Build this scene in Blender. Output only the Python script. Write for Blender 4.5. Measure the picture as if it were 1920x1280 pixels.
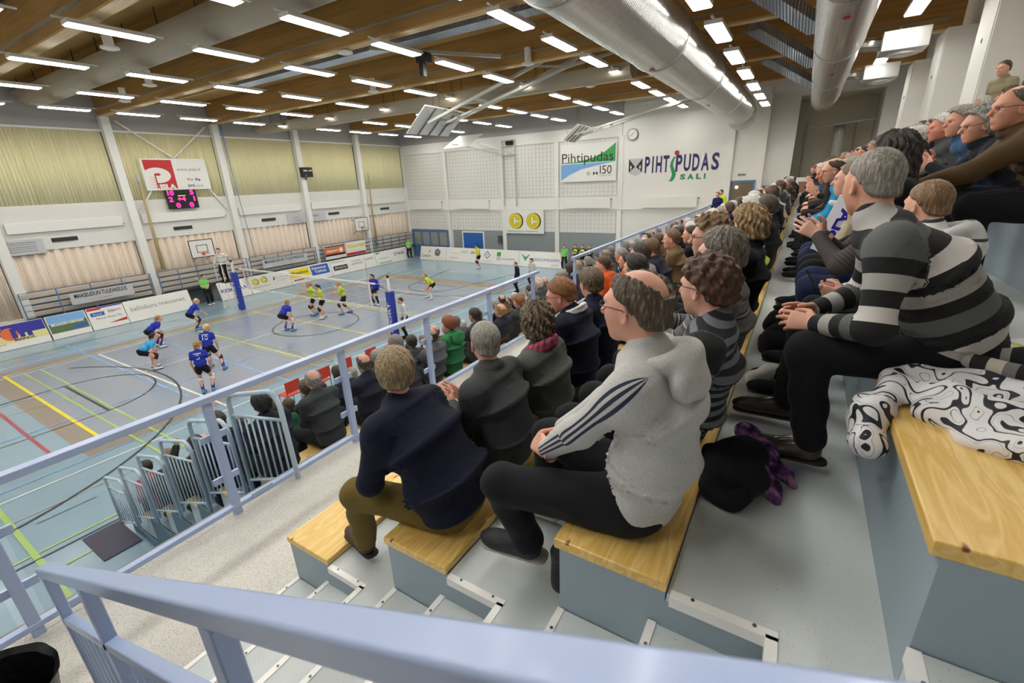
import bpy, math, random
import numpy as np
from mathutils import Vector, Matrix
for o in list(bpy.data.objects): bpy.data.objects.remove(o)
SC=bpy.context.scene; COL=SC.collection
# ---------------------------------------------------------------- camera
cam=bpy.data.cameras.new('camera'); co=bpy.data.objects.new('camera',cam); COL.objects.link(co)
cam.sensor_width=36; cam.lens=15.861; cam.clip_start=.02; cam.clip_end=200
_t,_p,_r=.562823,.341659,.042732
_f=Vector((-math.sin(_t)*math.cos(_p),math.cos(_t)*math.cos(_p),-math.sin(_p)))
_x=Vector((math.cos(_t),math.sin(_t),0)); _d=_f.cross(_x)
_R=_x*math.cos(_r)+_d*math.sin(_r); _D=-_x*math.sin(_r)+_d*math.cos(_r)
mw=Matrix((( _R.x,-_D.x,-_f.x,23.12685),(_R.y,-_D.y,-_f.y,-2.96956),(_R.z,-_D.z,-_f.z,5.78373),(0,0,0,1)))
co.matrix_world=mw; SC.camera=co
cam.dof.use_dof=True; cam.dof.focus_distance=3.6; cam.dof.aperture_fstop=5.0
# ---------------------------------------------------------------- world, exposure, lamp strength
w=bpy.data.worlds.new('world'); SC.world=w; w.use_nodes=True
w.node_tree.nodes['Background'].inputs[0].default_value=(.8,.85,.9,1); w.node_tree.nodes['Background'].inputs[1].default_value=.25
SC.view_settings.view_transform='Standard'; SC.view_settings.look='None'; SC.view_settings.gamma=1
SC.view_settings.use_curve_mapping=False; SC.view_settings.exposure=0.2
LAMP=26.0; LAMPCOL=(1,.975,.93)
# ---------------------------------------------------------------- helpers
def s2l(c):
    return tuple(((x/255)/12.92 if x/255<=.04045 else ((x/255+.055)/1.055)**2.4) for x in c)
MATS={}
def mat(name,c,rough=.6,metal=0,bump=0,bscale=60,var=0,vscale=6,stretch=None,emit=0,alpha=None,sss=0,spec=None,coat=0,trans=0,sheen=0):
    if name in MATS: return MATS[name]
    m=bpy.data.materials.new(name); m.use_nodes=True; n=m.node_tree.nodes; l=m.node_tree.links
    b=n['Principled BSDF']; c=s2l(c); b.inputs['Base Color'].default_value=(*c,1)
    b.inputs['Roughness'].default_value=rough; b.inputs['Metallic'].default_value=metal
    if spec is not None: b.inputs['Specular IOR Level'].default_value=spec
    if coat: b.inputs['Coat Weight'].default_value=coat; b.inputs['Coat Roughness'].default_value=.12
    if trans: b.inputs['Transmission Weight'].default_value=trans; b.inputs['IOR'].default_value=1.45
    if sheen: b.inputs['Sheen Weight'].default_value=sheen
    if sss: b.inputs['Subsurface Weight'].default_value=sss; b.inputs['Subsurface Radius'].default_value=(.012,.005,.003); b.inputs['Subsurface Scale'].default_value=1
    if emit: b.inputs['Emission Color'].default_value=(*c,1); b.inputs['Emission Strength'].default_value=emit
    if alpha is not None: b.inputs['Alpha'].default_value=alpha
    if bump or var:
        tc=n.new('ShaderNodeTexCoord'); mp=n.new('ShaderNodeMapping'); l.new(tc.outputs['Object'],mp.inputs[0])
        if stretch: mp.inputs['Scale'].default_value=stretch
    if bump:
        t=n.new('ShaderNodeTexNoise'); t.inputs['Scale'].default_value=bscale; t.inputs['Detail'].default_value=4
        l.new(mp.outputs[0],t.inputs[0]); bp=n.new('ShaderNodeBump'); bp.inputs['Strength'].default_value=bump; bp.inputs['Distance'].default_value=.02
        l.new(t.outputs[0],bp.inputs['Height']); l.new(bp.outputs[0],b.inputs['Normal'])
    if var:
        t=n.new('ShaderNodeTexNoise'); t.inputs['Scale'].default_value=vscale; t.inputs['Detail'].default_value=3
        l.new(mp.outputs[0],t.inputs[0]); r=n.new('ShaderNodeMapRange'); r.inputs[3].default_value=1-var; r.inputs[4].default_value=1+var
        l.new(t.outputs[0],r.inputs[0]); mx=n.new('ShaderNodeMix'); mx.data_type='RGBA'; mx.blend_type='MULTIPLY'; mx.inputs[0].default_value=1
        mx.inputs[6].default_value=(*c,1); l.new(r.outputs[0],mx.inputs[7]); l.new(mx.outputs[2],b.inputs['Base Color'])
    MATS[name]=m; return m
def nodes(name):
    m=bpy.data.materials.new(name); m.use_nodes=True; MATS[name]=m
    return m,m.node_tree.nodes,m.node_tree.links,m.node_tree.nodes['Principled BSDF']
def ramp(n,stops,interp='LINEAR'):
    r=n.new('ShaderNodeValToRGB'); r.color_ramp.interpolation=interp; e=r.color_ramp.elements
    e[0].position=stops[0][0]; e[0].color=(*s2l(stops[0][1]),1); e[1].position=stops[1][0]; e[1].color=(*s2l(stops[1][1]),1)
    for p,c in stops[2:]:
        x=e.new(p); x.color=(*s2l(c),1)
    return r
ORG={}
class M:
    def __init__(s): s.v=[]; s.f=[]; s.m=[]
    def poly(s,pts,mi=0):
        i=len(s.v); s.v+= [tuple(p) for p in pts]; s.f.append(tuple(range(i,i+len(pts)))); s.m.append(mi); return s
    def box(s,lo,hi,mi=0):
        x0,y0,z0=[min(a,b) for a,b in zip(lo,hi)]; x1,y1,z1=[max(a,b) for a,b in zip(lo,hi)]
        i=len(s.v); s.v+=[(x0,y0,z0),(x1,y0,z0),(x1,y1,z0),(x0,y1,z0),(x0,y0,z1),(x1,y0,z1),(x1,y1,z1),(x0,y1,z1)]
        for q in ((0,3,2,1),(4,5,6,7),(0,1,5,4),(1,2,6,5),(2,3,7,6),(3,0,4,7)): s.f.append(tuple(i+k for k in q)); s.m.append(mi)
        return s
    def bar(s,p,q,w,h,up=(0,0,1),mi=0):
        p=Vector(p);q=Vector(q); d=(q-p).normalized(); u=Vector(up); sd=d.cross(u)
        if sd.length<1e-4: sd=d.cross(Vector((1,0,0)))
        sd.normalize(); u=sd.cross(d); i=len(s.v)
        for e in (p,q):
            for a,b in ((-1,-1),(1,-1),(1,1),(-1,1)): s.v.append(tuple(e+sd*a*w/2+u*b*h/2))
        for k in ((0,1,2,3),(7,6,5,4),(0,4,5,1),(1,5,6,2),(2,6,7,3),(3,7,4,0)): s.f.append(tuple(i+j for j in k)); s.m.append(mi)
        return s
    def tube(s,pts,r,n=10,mi=0,cap=True):
        pts=[Vector(p) for p in pts]; R=r if isinstance(r,(list,tuple)) else [r]*len(pts); i=len(s.v); prev=None
        for k,p in enumerate(pts):
            d=(pts[min(k+1,len(pts)-1)]-pts[max(k-1,0)]).normalized()
            a=(Vector((0,0,1)) if abs(d.z)<.95 else Vector((1,0,0))) if prev is None else prev
            x=(a-d*a.dot(d)).normalized(); y=d.cross(x); prev=x
            for j in range(n): t=2*math.pi*j/n; s.v.append(tuple(p+(x*math.cos(t)+y*math.sin(t))*R[k]))
        for k in range(len(pts)-1):
            for j in range(n):
                a=i+k*n+j; b=i+k*n+(j+1)%n; s.f.append((a,b,b+n,a+n)); s.m.append(mi)
        if cap:
            s.f.append(tuple(i+j for j in range(n))[::-1]); s.m.append(mi)
            e=i+(len(pts)-1)*n; s.f.append(tuple(e+j for j in range(n))); s.m.append(mi)
        return s
    def text(s,body,O,U,V,w,h,mi=1,bold=0,off=.004,shear=0):
        cu=bpy.data.curves.new('t','FONT'); cu.body=body; cu.size=1; cu.offset=bold; cu.shear=shear; cu.resolution_u=3
        ob=bpy.data.objects.new('t',cu); me=bpy.data.meshes.new_from_object(ob)
        xs=[v.co for v in me.vertices]
        if not xs: return s
        x0=min(v.x for v in xs);x1=max(v.x for v in xs);y0=min(v.y for v in xs);y1=max(v.y for v in xs)
        O=Vector(O);U=Vector(U).normalized();V=Vector(V).normalized();N=U.cross(V); i=len(s.v)
        for v in xs: s.v.append(tuple(O+U*((v.x-x0)/(x1-x0)*w)+V*((v.y-y0)/(y1-y0)*h)+N*off))
        for p in me.polygons: s.f.append(tuple(i+k for k in p.vertices)); s.m.append(mi)
        bpy.data.objects.remove(ob); bpy.data.meshes.remove(me); return s
    def rect(s,O,U,V,x0,y0,x1,y1,mi,off=.003):
        O=Vector(O);U=Vector(U).normalized();V=Vector(V).normalized();N=U.cross(V)
        return s.poly([O+U*x+V*y+N*off for x,y in ((x0,y0),(x1,y0),(x1,y1),(x0,y1))],mi)
    def shape(s,O,U,V,pts,mi,off=.004):
        O=Vector(O);U=Vector(U).normalized();V=Vector(V).normalized();N=U.cross(V)
        return s.poly([O+U*x+V*y+N*off for x,y in pts],mi)
    def disc(s,O,U,V,cx,cy,r,mi,off=.004,n=28,ry=None):
        ry=ry or r
        return s.shape(O,U,V,[(cx+r*math.cos(2*math.pi*k/n),cy+ry*math.sin(2*math.pi*k/n)) for k in range(n)],mi,off)
    def build(s,name,mats,parent=None,smooth=False,bevel=0,org=None,seg=2):
        if not isinstance(mats,(list,tuple)): mats=[mats]
        v=np.array(s.v,dtype=float)
        if parent is not None: o0=np.array(ORG[parent.name])
        elif org is not None: o0=np.array(org,dtype=float)
        else: a=v.min(0);b=v.max(0); o0=np.array([(a[0]+b[0])/2,(a[1]+b[1])/2,a[2]])
        me=bpy.data.meshes.new(name); me.from_pydata((v-o0).tolist(),[],s.f)
        for m in mats: me.materials.append(m)
        me.polygons.foreach_set('material_index',s.m)
        if smooth: me.polygons.foreach_set('use_smooth',[True]*len(s.f))
        o=bpy.data.objects.new(name,me); COL.objects.link(o)
        if parent is not None: o.parent=parent; ORG[o.name]=tuple(o0)
        else: o.location=o0; ORG[o.name]=tuple(o0)
        if bevel:
            b=o.modifiers.new('b','BEVEL'); b.width=bevel; b.segments=seg; b.limit_method='ANGLE'; b.angle_limit=.6
            if smooth is False: me.polygons.foreach_set('use_smooth',[True]*len(s.f)); b.harden_normals=True
        return o
def tag(o,label=None,cat=None,group=None,kind=None):
    if label: o['label']=label
    if cat: o['category']=cat
    if group: o['group']=group
    if kind: o['kind']=kind
    return o
def thing(name,label,cat,loc,group=None):
    o=bpy.data.objects.new(name,None); COL.objects.link(o); o.location=loc; o.empty_display_size=.1; ORG[o.name]=tuple(loc)
    return tag(o,label,cat,group)
def struct(o): o['kind']='structure'; return o
def copy_tree(o,loc,label=None):
    def cp(a,par):
        c=a.copy(); COL.objects.link(c); c.parent=par
        for ch in KIDS(a): cp(ch,c)
        return c
    r=cp(o,None); r.location=loc; ORG[r.name]=tuple(loc)
    if label: r['label']=label
    return r
def KIDS(a): return [x for x in list(a.children)]
ORD=['first','second','third','fourth','fifth','sixth','seventh','eighth','ninth','tenth','eleventh','twelfth','thirteenth','fourteenth','fifteenth','sixteenth','seventeenth','eighteenth','nineteenth','twentieth','twenty-first','twenty-second','twenty-third','twenty-fourth','twenty-fifth','twenty-sixth','twenty-seventh','twenty-eighth','twenty-ninth','thirtieth']+['thirty-'+w for w in ('first','second','third','fourth','fifth','sixth','seventh','eighth','ninth')]+['fortieth']+['forty-'+w for w in ('first','second','third','fourth','fifth','sixth','seventh','eighth','ninth')]
# ================================================================ MATERIALS
def wood_mat(name,c1,c2,scale=1.2,ax=(1,9,9),knots=True,rough=.35,coat=.3):
    m,n,l,b=nodes(name)
    tc=n.new('ShaderNodeTexCoord'); mp=n.new('ShaderNodeMapping'); mp.inputs['Scale'].default_value=ax; l.new(tc.outputs['Object'],mp.inputs[0])
    t=n.new('ShaderNodeTexNoise'); t.inputs['Scale'].default_value=scale*3; t.inputs['Detail'].default_value=5; t.inputs['Distortion'].default_value=.6; l.new(mp.outputs[0],t.inputs[0])
    wv=n.new('ShaderNodeMath'); wv.operation='MULTIPLY'; wv.inputs[1].default_value=9; l.new(t.outputs[0],wv.inputs[0])
    fr=n.new('ShaderNodeMath'); fr.operation='PINGPONG'; fr.inputs[1].default_value=1; l.new(wv.outputs[0],fr.inputs[0])
    r=ramp(n,[(0,c1),(1,c2)]); l.new(fr.outputs[0],r.inputs[0]); out=r.outputs[0]
    if knots:
        m2=n.new('ShaderNodeMapping'); m2.inputs['Scale'].default_value=tuple(a*.35+.65 if a>1 else .8 for a in ax); l.new(tc.outputs['Object'],m2.inputs[0])
        v=n.new('ShaderNodeTexVoronoi'); v.inputs['Scale'].default_value=3.6; v.inputs['Randomness'].default_value=1; l.new(m2.outputs[0],v.inputs[0])
        k=n.new('ShaderNodeMapRange'); k.inputs[1].default_value=.06; k.inputs[2].default_value=.11; k.inputs[3].default_value=1; k.inputs[4].default_value=0; l.new(v.outputs['Distance'],k.inputs[0])
        mx=n.new('ShaderNodeMix'); mx.data_type='RGBA'; l.new(k.outputs[0],mx.inputs[0]); l.new(out,mx.inputs[6]); mx.inputs[7].default_value=(*s2l((120,62,22)),1); out=mx.outputs[2]
    l.new(out,b.inputs['Base Color']); b.inputs['Roughness'].default_value=rough; b.inputs['Coat Weight'].default_value=coat; b.inputs['Coat Roughness'].default_value=.2
    return m
def speckle_mat(name,c,dark,scale=260,dens=.62,rough=.45,stretch=(1,1,1),var=.05):
    m,n,l,b=nodes(name)
    tc=n.new('ShaderNodeTexCoord'); mp=n.new('ShaderNodeMapping'); mp.inputs['Scale'].default_value=stretch; l.new(tc.outputs['Object'],mp.inputs[0])
    t=n.new('ShaderNodeTexNoise'); t.inputs['Scale'].default_value=scale; t.inputs['Detail'].default_value=1; l.new(mp.outputs[0],t.inputs[0])
    k=n.new('ShaderNodeMapRange'); k.inputs[1].default_value=dens; k.inputs[2].default_value=dens+.06; l.new(t.outputs[0],k.inputs[0])
    t2=n.new('ShaderNodeTexNoise'); t2.inputs['Scale'].default_value=2.2; t2.inputs['Detail'].default_value=6; l.new(mp.outputs[0],t2.inputs[0])
    r=ramp(n,[(.3,tuple(x*(1-var) for x in c)),(.7,tuple(min(255,x*(1+var)) for x in c))]); l.new(t2.outputs[0],r.inputs[0])
    mx=n.new('ShaderNodeMix'); mx.data_type='RGBA'; l.new(k.outputs[0],mx.inputs[0]); l.new(r.outputs[0],mx.inputs[6]); mx.inputs[7].default_value=(*s2l(dark),1)
    l.new(mx.outputs[2],b.inputs['Base Color']); b.inputs['Roughness'].default_value=rough; return m
def ribbed_mat(name,c,axis,scale,rough=.3,metal=.9,strength=.6,var=0):
    m,n,l,b=nodes(name); b.inputs['Base Color'].default_value=(*s2l(c),1); b.inputs['Roughness'].default_value=rough; b.inputs['Metallic'].default_value=metal
    tc=n.new('ShaderNodeTexCoord'); wv=n.new('ShaderNodeTexWave'); wv.bands_direction=axis; wv.inputs['Scale'].default_value=scale; wv.inputs['Distortion'].default_value=var; l.new(tc.outputs['Object'],wv.inputs[0])
    bp=n.new('ShaderNodeBump'); bp.inputs['Strength'].default_value=strength; bp.inputs['Distance'].default_value=.03; l.new(wv.outputs[0],bp.inputs['Height']); l.new(bp.outputs[0],b.inputs['Normal']); return m
WHITE=mat('white_paint',(226,224,218),.55,var=.02,vscale=.7)
WHITE2=mat('white_panel',(232,230,224),.5)
GREYUP=mat('grey_upper_wall',(168,166,162),.45,var=.05,vscale=.4)
GREYW=mat('grey_wainscot',(140,148,150),.5)
BLUEP=mat('pale_blue_enamel',(166,182,218),.3,coat=.3)
BLUEP2=mat('grey_blue_enamel',(196,212,226),.35,coat=.2)
BLUED=mat('blue_door_paint',(38,98,178),.4)
BLUEF=mat('blue_frame_paint',(84,122,168),.4)
BLACKP=mat('black_plastic',(22,22,24),.45)
DARK=mat('dark_void_paint',(46,46,44),.8)
BEAM=wood_mat('glulam_face',(158,120,62),(178,138,78),.5,(.12,1,2.2),False,.5,.1)
BEAML=wood_mat('glulam_edge',(196,160,104),(212,178,122),.5,(.2,3,3),False,.5,.1)
PINE=wood_mat('pine_bench',(228,182,92),(244,208,128),1.0,(7,.9,7),True)
STEP=speckle_mat('grey_step_vinyl',(204,209,208),(158,166,168),230,.68,.42,(1,.45,1))
SLAB=speckle_mat('beige_terrazzo',(206,201,192),(160,156,148),170,.58,.45)
RISER=mat('grey_blue_riser',(152,168,178),.42,var=.04,vscale=2)
ALU=mat('brushed_aluminium',(246,244,240),.4,metal=.1)
SCREW=mat('screw_steel',(120,120,118),.3,metal=.9)
GALV=ribbed_mat('galvanised_spiral',(212,212,210),'Y',5.2,.26,.95,.5,.3)
GALVX=ribbed_mat('galvanised_corrugated',(176,190,206),'X',5.0,.35,.7,.9)
FABRICD=ribbed_mat('beige_textile_duct',(164,152,132),'X',22,.6,0,.15,1)
DECK=ribbed_mat('corrugated_roof_deck',(150,156,160),'Y',2.6,.5,.3,.9)
CURTY=ribbed_mat('pale_yellow_curtain',(240,233,192),'Y',3.2,.8,0,.12,2.5)
CURTB=ribbed_mat('pale_peach_curtain',(232,216,200),'Y',1.7,.8,0,.4,1.2)
EMIT=mat('lamp_diffuser',(255,253,246),.5,emit=LAMP)
LBOX=mat('lamp_housing',(214,212,206),.5)
# ================================================================ SETTING
FL=M(); B0=0
FMATS=[mat('sport_floor_light_blue',(142,168,184),.24,var=.03,vscale=.8,coat=.25),mat('court_grey_blue',(146,156,172),.24,var=.03,vscale=.9,coat=.25),mat('court_tan',(150,138,126),.26),
 mat('line_yellow',(240,222,60),.3),mat('line_white',(232,238,236),.3),mat('line_light_blue',(140,182,232),.3),mat('line_green',(172,200,112),.3),mat('line_black',(56,56,60),.3),mat('line_red',(176,72,88),.3),mat('line_beige',(196,184,160),.3)]
FL.box((-5.4,-8,-.2),(28,26.4,0),0)
def fr(x0,y0,x1,y1,mi,z): FL.poly([(x0,y0,z),(x1,y0,z),(x1,y1,z),(x0,y1,z)],mi)
fr(-.55,-.5,9.55,19.2,2,.002); fr(0,0,9,18,1,.004)
Z=.007
def ln(x0,y0,x1,y1,mi,w=.05):
    global Z; Z+=.00012
    d=Vector((x1-x0,y1-y0,0)).normalized(); s=Vector((-d.y,d.x,0))*w/2
    FL.poly([(x0-s.x,y0-s.y,Z),(x1-s.x,y1-s.y,Z),(x1+s.x,y1+s.y,Z),(x0+s.x,y0+s.y,Z)],mi)
def arc(cx,cy,r,a0,a1,mi,w=.05,n=48,ry=None):
    global Z; Z+=.00012
    for k in range(n):
        a=math.radians(a0+(a1-a0)*k/n); b=math.radians(a0+(a1-a0)*(k+1)/n); p=[]
        for t,rr in ((a,r-w/2),(b,r-w/2),(b,r+w/2),(a,r+w/2)): p.append((cx+rr*math.cos(t),cy+rr*math.sin(t),Z))
        FL.poly(p,mi)
ln(-2.3,-8,-2.3,25,7,.03); ln(-1.05,-8,-1.05,21.1,4); ln(.36,-8,.36,20.8,4); ln(10.1,-8,10.1,21.3,4)
ln(.36,2.56,10,2.56,4,.07); ln(4.3,2.6,4.6,15.5,4); ln(.3,15.5,10.1,15.6,4); ln(-1.05,21.1,10.1,21.3,4)
for y in (0,6,9,12,18): ln(0,y,9,y,3,.06 if y else .09)
ln(0,0,0,18,3); ln(9,0,9,18,3)
ln(-2.4,2.32,8.1,2.32,5,.07); ln(.4,4.5,10.7,4.5,5,.07); ln(.4,13.6,10.7,13.6,5,.06)
for x in (3.5,6.56): ln(x,-1.6,x,19.5,5)
ln(9.6,-8,9.6,22,5); ln(1.9,6,1.9,19,5,.04)
ln(.4,.44,12.4,.44,6,.06); ln(.4,.87,12.4,.87,6,.06); ln(4.55,-1.2,4.6,.9,6,.03); ln(10.3,-2.17,16,-2.19,6,.09); ln(12.62,-8,12.66,-.9,6); ln(13.43,-8,13.43,-1.5,6); ln(12.83,-8,12.86,-1,7,.04); ln(11.15,-8,11.15,3,9,.03)
for y in (5.75,6.25,11.75,12.25): ln(.4,y,9.9,y,6,.03)
ln(3.33,.75,6.95,.75,7,.07); arc(5.1,.7,1.8,0,180,7); ln(3.3,-1.6,3.3,.7,7,.03); ln(6.93,-8,6.93,.7,7,.03); ln(3.0,-8,3.3,.72,7,.03)
arc(5.2,-3.6,6.4,-28,128,7,.06); arc(5.0,9.1,1.83,0,360,7); arc(5.0,17.7,1.8,180,360,7); arc(5,21.5,6.4,190,350,7)
ln(3.2,17.7,6.8,17.7,7); ln(3.2,17.7,2.3,22.1,7); ln(6.8,17.7,7.7,22,7)
ln(3.0,-.92,9.1,-.92,8,.07); ln(9.09,-.9,9.09,-8,8); ln(12.0,-2.9,12.6,-2.9,7,.03); ln(11.6,-1.9,11.62,-1,7,.02)
struct(FL.build('floor',FMATS,org=(0,0,0)))
# left wall: opaque base, upper grey band, white spandrel
YB=[2.1+4.87*k for k in range(-2,5)]
m=M(); m.box((-5.6,-8,0),(-5.3,26.4,10.6),1); m.box((-5.3,-8,8.78),(-5.2,26.2,10.6),1)
m.box((-5.3,-8,3.72),(-5.16,26.2,5.62),0)
for k in range(8): m.box((-5.16,-8,5.0+.07*k),(-5.15,26.2,5.045+.07*k),0)
m.box((-5.3,-8,8.72),(-5.14,26.2,8.8),2); m.box((-5.3,-8,0),(-5.0,26.2,.98),0)
struct(m.build('wall_left',[WHITE,GREYUP,WHITE2],org=(-5.45,9,0)))
for k,y in enumerate(YB):
    m=M(); m.box((-5.2,y-.17,0),(-4.85,y+.17,9.35)); struct(m.build('trim_%d'%(k+1),WHITE2,bevel=.015))
cell=[(y+.2,y+4.67) for y in YB]; cell[-1]=(cell[-1][0],26.1)
def curtain(name,y0,y1,z0,z1,mt,lab,cat,amp,per,x=-5.22):
    m=M(); n=int((y1-y0)/per*6); i0=0
    rnd=random.Random(int(y0*10)+int(z0*7))
    ph=0; pts=[]
    for k in range(n+1):
        ph+=rnd.uniform(.6,1.4)*2*math.pi/6; pts.append((y0+(y1-y0)*k/n, amp*math.sin(ph)))
    for k in range(n):
        (a,b),(c,d)=pts[k],pts[k+1]; m.poly([(x+b,a,z0),(x+d,c,z0+rnd.uniform(-.01,.01)),(x+d,c,z1),(x+b,a,z1)])
    o=m.build(name,mt,smooth=True); tag(o,lab,cat,'curtains on the left wall'); s=o.modifiers.new('s','SOLIDIFY'); s.thickness=.006; return o
pos=['at the near end','second','','fourth from the near end','fifth from the near end','nearest the far corner']
for k,(a,b) in enumerate(cell):
    if b<0: continue
    nm=['','in the bay nearest the camera','in the bay left of the scoreboard','behind the scoreboard','just past the scoreboard','beyond the black speaker','beside the far corner'][k]
    curtain('window_curtain',a,b,5.62,8.72,CURTY,'pale yellow pleated curtain over the high window %s'%nm,'curtain',.035,.13)
    curtain('wall_curtain',a,b,.98,3.75,CURTB,'pale peach gathered curtain low on the wall %s'%nm,'curtain',.06,.36)
    m=M(); m.box((-5.145,a+.15,4.5),(-5.02,b-.25,4.93)); m.box((-5.1,b-.3,4.55),(-5.0,b-.25,4.6),1)
    tag(m.build('radiator',[WHITE2,BLACKP],bevel=.02),'long white radiator high on the left wall %s'%nm,'radiator','radiators along the left wall')
    m=M(); c=a+1.9; m.box((-5.16,c-.45,4.03),(-5.12,c+.45,4.2),0)
    for q in range(5): m.box((-5.12,c-.43,4.045+.032*q),(-5.105,c+.43,4.06+.032*q),1)
    tag(m.build('wall_vent',[BLACKP,SCREW]),'dark slotted air vent in the white band %s'%nm,'vent','air vents along the left wall')
# far wall
m=M(); m.box((-5.6,26.2,0),(22.4,26.5,10.6),0); m.box((22.4,26.2,0),(28,26.5,3.3),0); m.box((25.75,26.2,3.3),(28,26.5,10.6),0); m.box((22.4,26.2,9.2),(25.75,26.5,10.6),0)
m.box((-5.3,26.12,8.75),(13.35,26.2,10.6),1)
m.box((-5.2,26.13,8.05),(13.3,26.2,8.75),2); m.box((-5.2,26.13,3.75),(22.4,26.2,4.6),2); m.box((-.4,26.17,0),(13.3,26.2,2.28),3); m.box((13.35,26.14,4.6),(21.05,26.2,9.8),2)
for x in (-5.0,-.68,4.55,8.88,13.28): m.box((x-.15,26.08,0),(x+.15,26.2,8.1),2)
m.box((19.45,26.0,3.3),(19.6,26.2,9.4),2); m.box((21.0,25.9,3.3),(21.15,26.2,9.4),2)
for z in (3.70,3.82): m.tube([(-5,26.07,z),(19,26.07,z)],.018,6,2)
grid=mat('perforated_panel',(222,220,214),.6)
def gridpanel(x0,x1,z0,z1):
    m.box((x0,26.17,z0),(x1,26.2,z1),0)
    n=int((x1-x0)/.27)
    for k in range(n+1): xx=x0+(x1-x0)*k/n; m.box((xx-.02,26.155,z0),(xx+.02,26.17,z1),4)
    n=int((z1-z0)/.24)
    for k in range(n+1): zz=z0+(z1-z0)*k/n; m.box((x0,26.153,zz-.02),(x1,26.17,zz+.02),4)
for x0,x1 in ((-4.8,-.9),(-.45,4.35),(4.75,8.68),(9.08,13.05)): gridpanel(x0,x1,4.65,8.0); gridpanel(x0,x1,2.3,3.68)
struct(m.build('wall_far',[WHITE,GREYUP,WHITE2,GREYW,mat('panel_batten',(208,206,200),.6)],org=(9,26.3,0)))
# recess in the far wall
m=M(); m.box((22.2,29,3.2),(26,29.2,9.3)); m.box((22.2,26.5,3.2),(22.4,29,9.3)); m.box((25.75,26.5,3.2),(25.95,29,9.3)); m.box((22.2,26.5,9.2),(26,29.2,9.4)); m.box((22.2,26.5,3.1),(26,29.2,3.3))
m.box((22.75,28.9,3.3),(22.85,29,8.2),1); m.box((25.0,28.9,3.3),(25.06,29,8.0),1)
struct(m.build('wall_recess',[mat('dim_recess_wall',(205,197,180),.8),mat('recess_stud',(170,168,160),.6)]))
m=M(); m.tube([(24.3,27.6,3.3),(24.3,27.6,7.3),(24.3,28.2,7.8)],.24,20); tag(m.build('vertical_air_duct',ribbed_mat('white_ribbed_duct',(210,208,200),'Z',6,.5,.2,.6),smooth=True),'pale ribbed vertical air duct standing in the dark recess','duct')
m=M(); m.tube([(22.9,27.3,7.75),(25.7,27.3,7.95)],.07,12); tag(m.build('steel_pipe',mat('galv_plain',(190,190,186),.35,metal=.7)),'straight steel pipe crossing the dark recess','pipe')
# near wall, right wall, ceiling
m=M(); m.box((-5.6,-8.3,0),(28,-8,10.6)); struct(m.build('wall_near',WHITE,org=(11,-8.1,0)))
m=M(); m.box((26.6,-8,3.0),(26.9,26.4,10.6),0)
struct(m.build('wall_right',[WHITE],org=(26.7,9,0)))
for k in range(7):
    y=YB[0]+4.87*k
    m=M(); m.box((25.95,y-.5,3.2),(26.6,y+.75,9.35),0); m.box((25.93,y-.45,3.2),(25.95,y+.7,9.3),0); m.tube([(25.94,y+.1,8.2),(25.92,y+.1,8.2)],.05,12,1)
    struct(m.build('trim_%d'%(k+20),[WHITE2,BLACKP],bevel=.02))
m=M(); m.box((-5.6,-8.3,10.6),(28,26.5,10.9),0); struct(m.build('ceiling',[DECK],org=(11,9,10.6)))
for k,y in enumerate(YB):
    m=M(); m.box((-5.16,y-.14,9.39),(26.3,y+.14,10.5),0); m.box((-5.17,y-.142,9.35),(26.31,y+.142,9.395),1)
    o=struct(m.build('trim_%d'%(k+40),[BEAM,BEAML]))
    m=M(); m.box((-4.9,y-.21,9.62),(26,y-.143,9.67)); struct(m.build('trim_%d'%(k+60),mat('cable_tray',(150,140,122),.5)))
for k,y in enumerate([YB[j]+2.43 for j in range(7)]):
    m=M(); m.box((-5.16,y-.08,10.1),(26.3,y+.08,10.55),0); m.box((-5.16,y-.082,10.06),(26.3,y+.082,10.1),1); struct(m.build('trim_%d'%(k+80),[BEAM,BEAML]))
m=M()
for j in range(1,6):
    y=YB[j]; m.box((-5.2,y+.3,10.42),(26.3,y+4.6,10.47),0)
    if j in (2,): pass
struct(m.build('trim_100',[wood_mat('ceiling_plywood',(170,132,72),(190,150,88),.35,(.1,.6,1),False,.6,0)]))
# doors in far wall
def door(name,x0,x1,z0,z1,mats,lab=None):
    m=M(); m.box((x0,26.1,z0),(x1,26.16,z1),0); m.box((x0-.1,26.08,z0),(x0,26.2,z1+.1),1); m.box((x1,26.08,z0),(x1+.1,26.2,z1+.1),1); m.box((x0,26.08,z1),(x1,26.2,z1+.1),1)
    o=struct(m.build(name,mats)); return o
d=door('door_1',.65,2.55,0,2.1,[BLUED,WHITE2]); M().bar((.78,26.05,1.05),(.92,26.05,1.05),.025,.03).build('door_handle',SCREW,d)
d=door('door_2',-4.7,-.9,0,2.15,[BLUEF,BLUEF])
for k in range(4):
    p=M(); x=-4.55+k*.93; p.box((x,26.07,1.0),(x+.72,26.1,2.05)); p.build('glass_pane',mat('grey_glazing',(150,152,148),.15),d)
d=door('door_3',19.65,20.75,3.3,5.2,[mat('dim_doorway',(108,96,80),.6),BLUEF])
q=M(); q.tube([(19.95,26.05,4.95),(19.95,26.03,4.95)],.07,16); q.build('lamp_reflection_glow',mat('reflected_lamp_glow',(255,240,200),.5,emit=6),d)  # small glowing disc added as the reflection of a lamp, not a fitting
m=M(); m.box((19.9,26.1,5.5),(20.35,26.14,5.68)); m.rect((19.9,26.1,5.5),(1,0,0),(0,0,1),.03,.03,.42,.15,1,.002); tag(m.build('exit_sign',[WHITE2,mat('sign_green_grey',(110,130,112),.5)]),'small pale exit sign above the upper doorway','sign')
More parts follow.
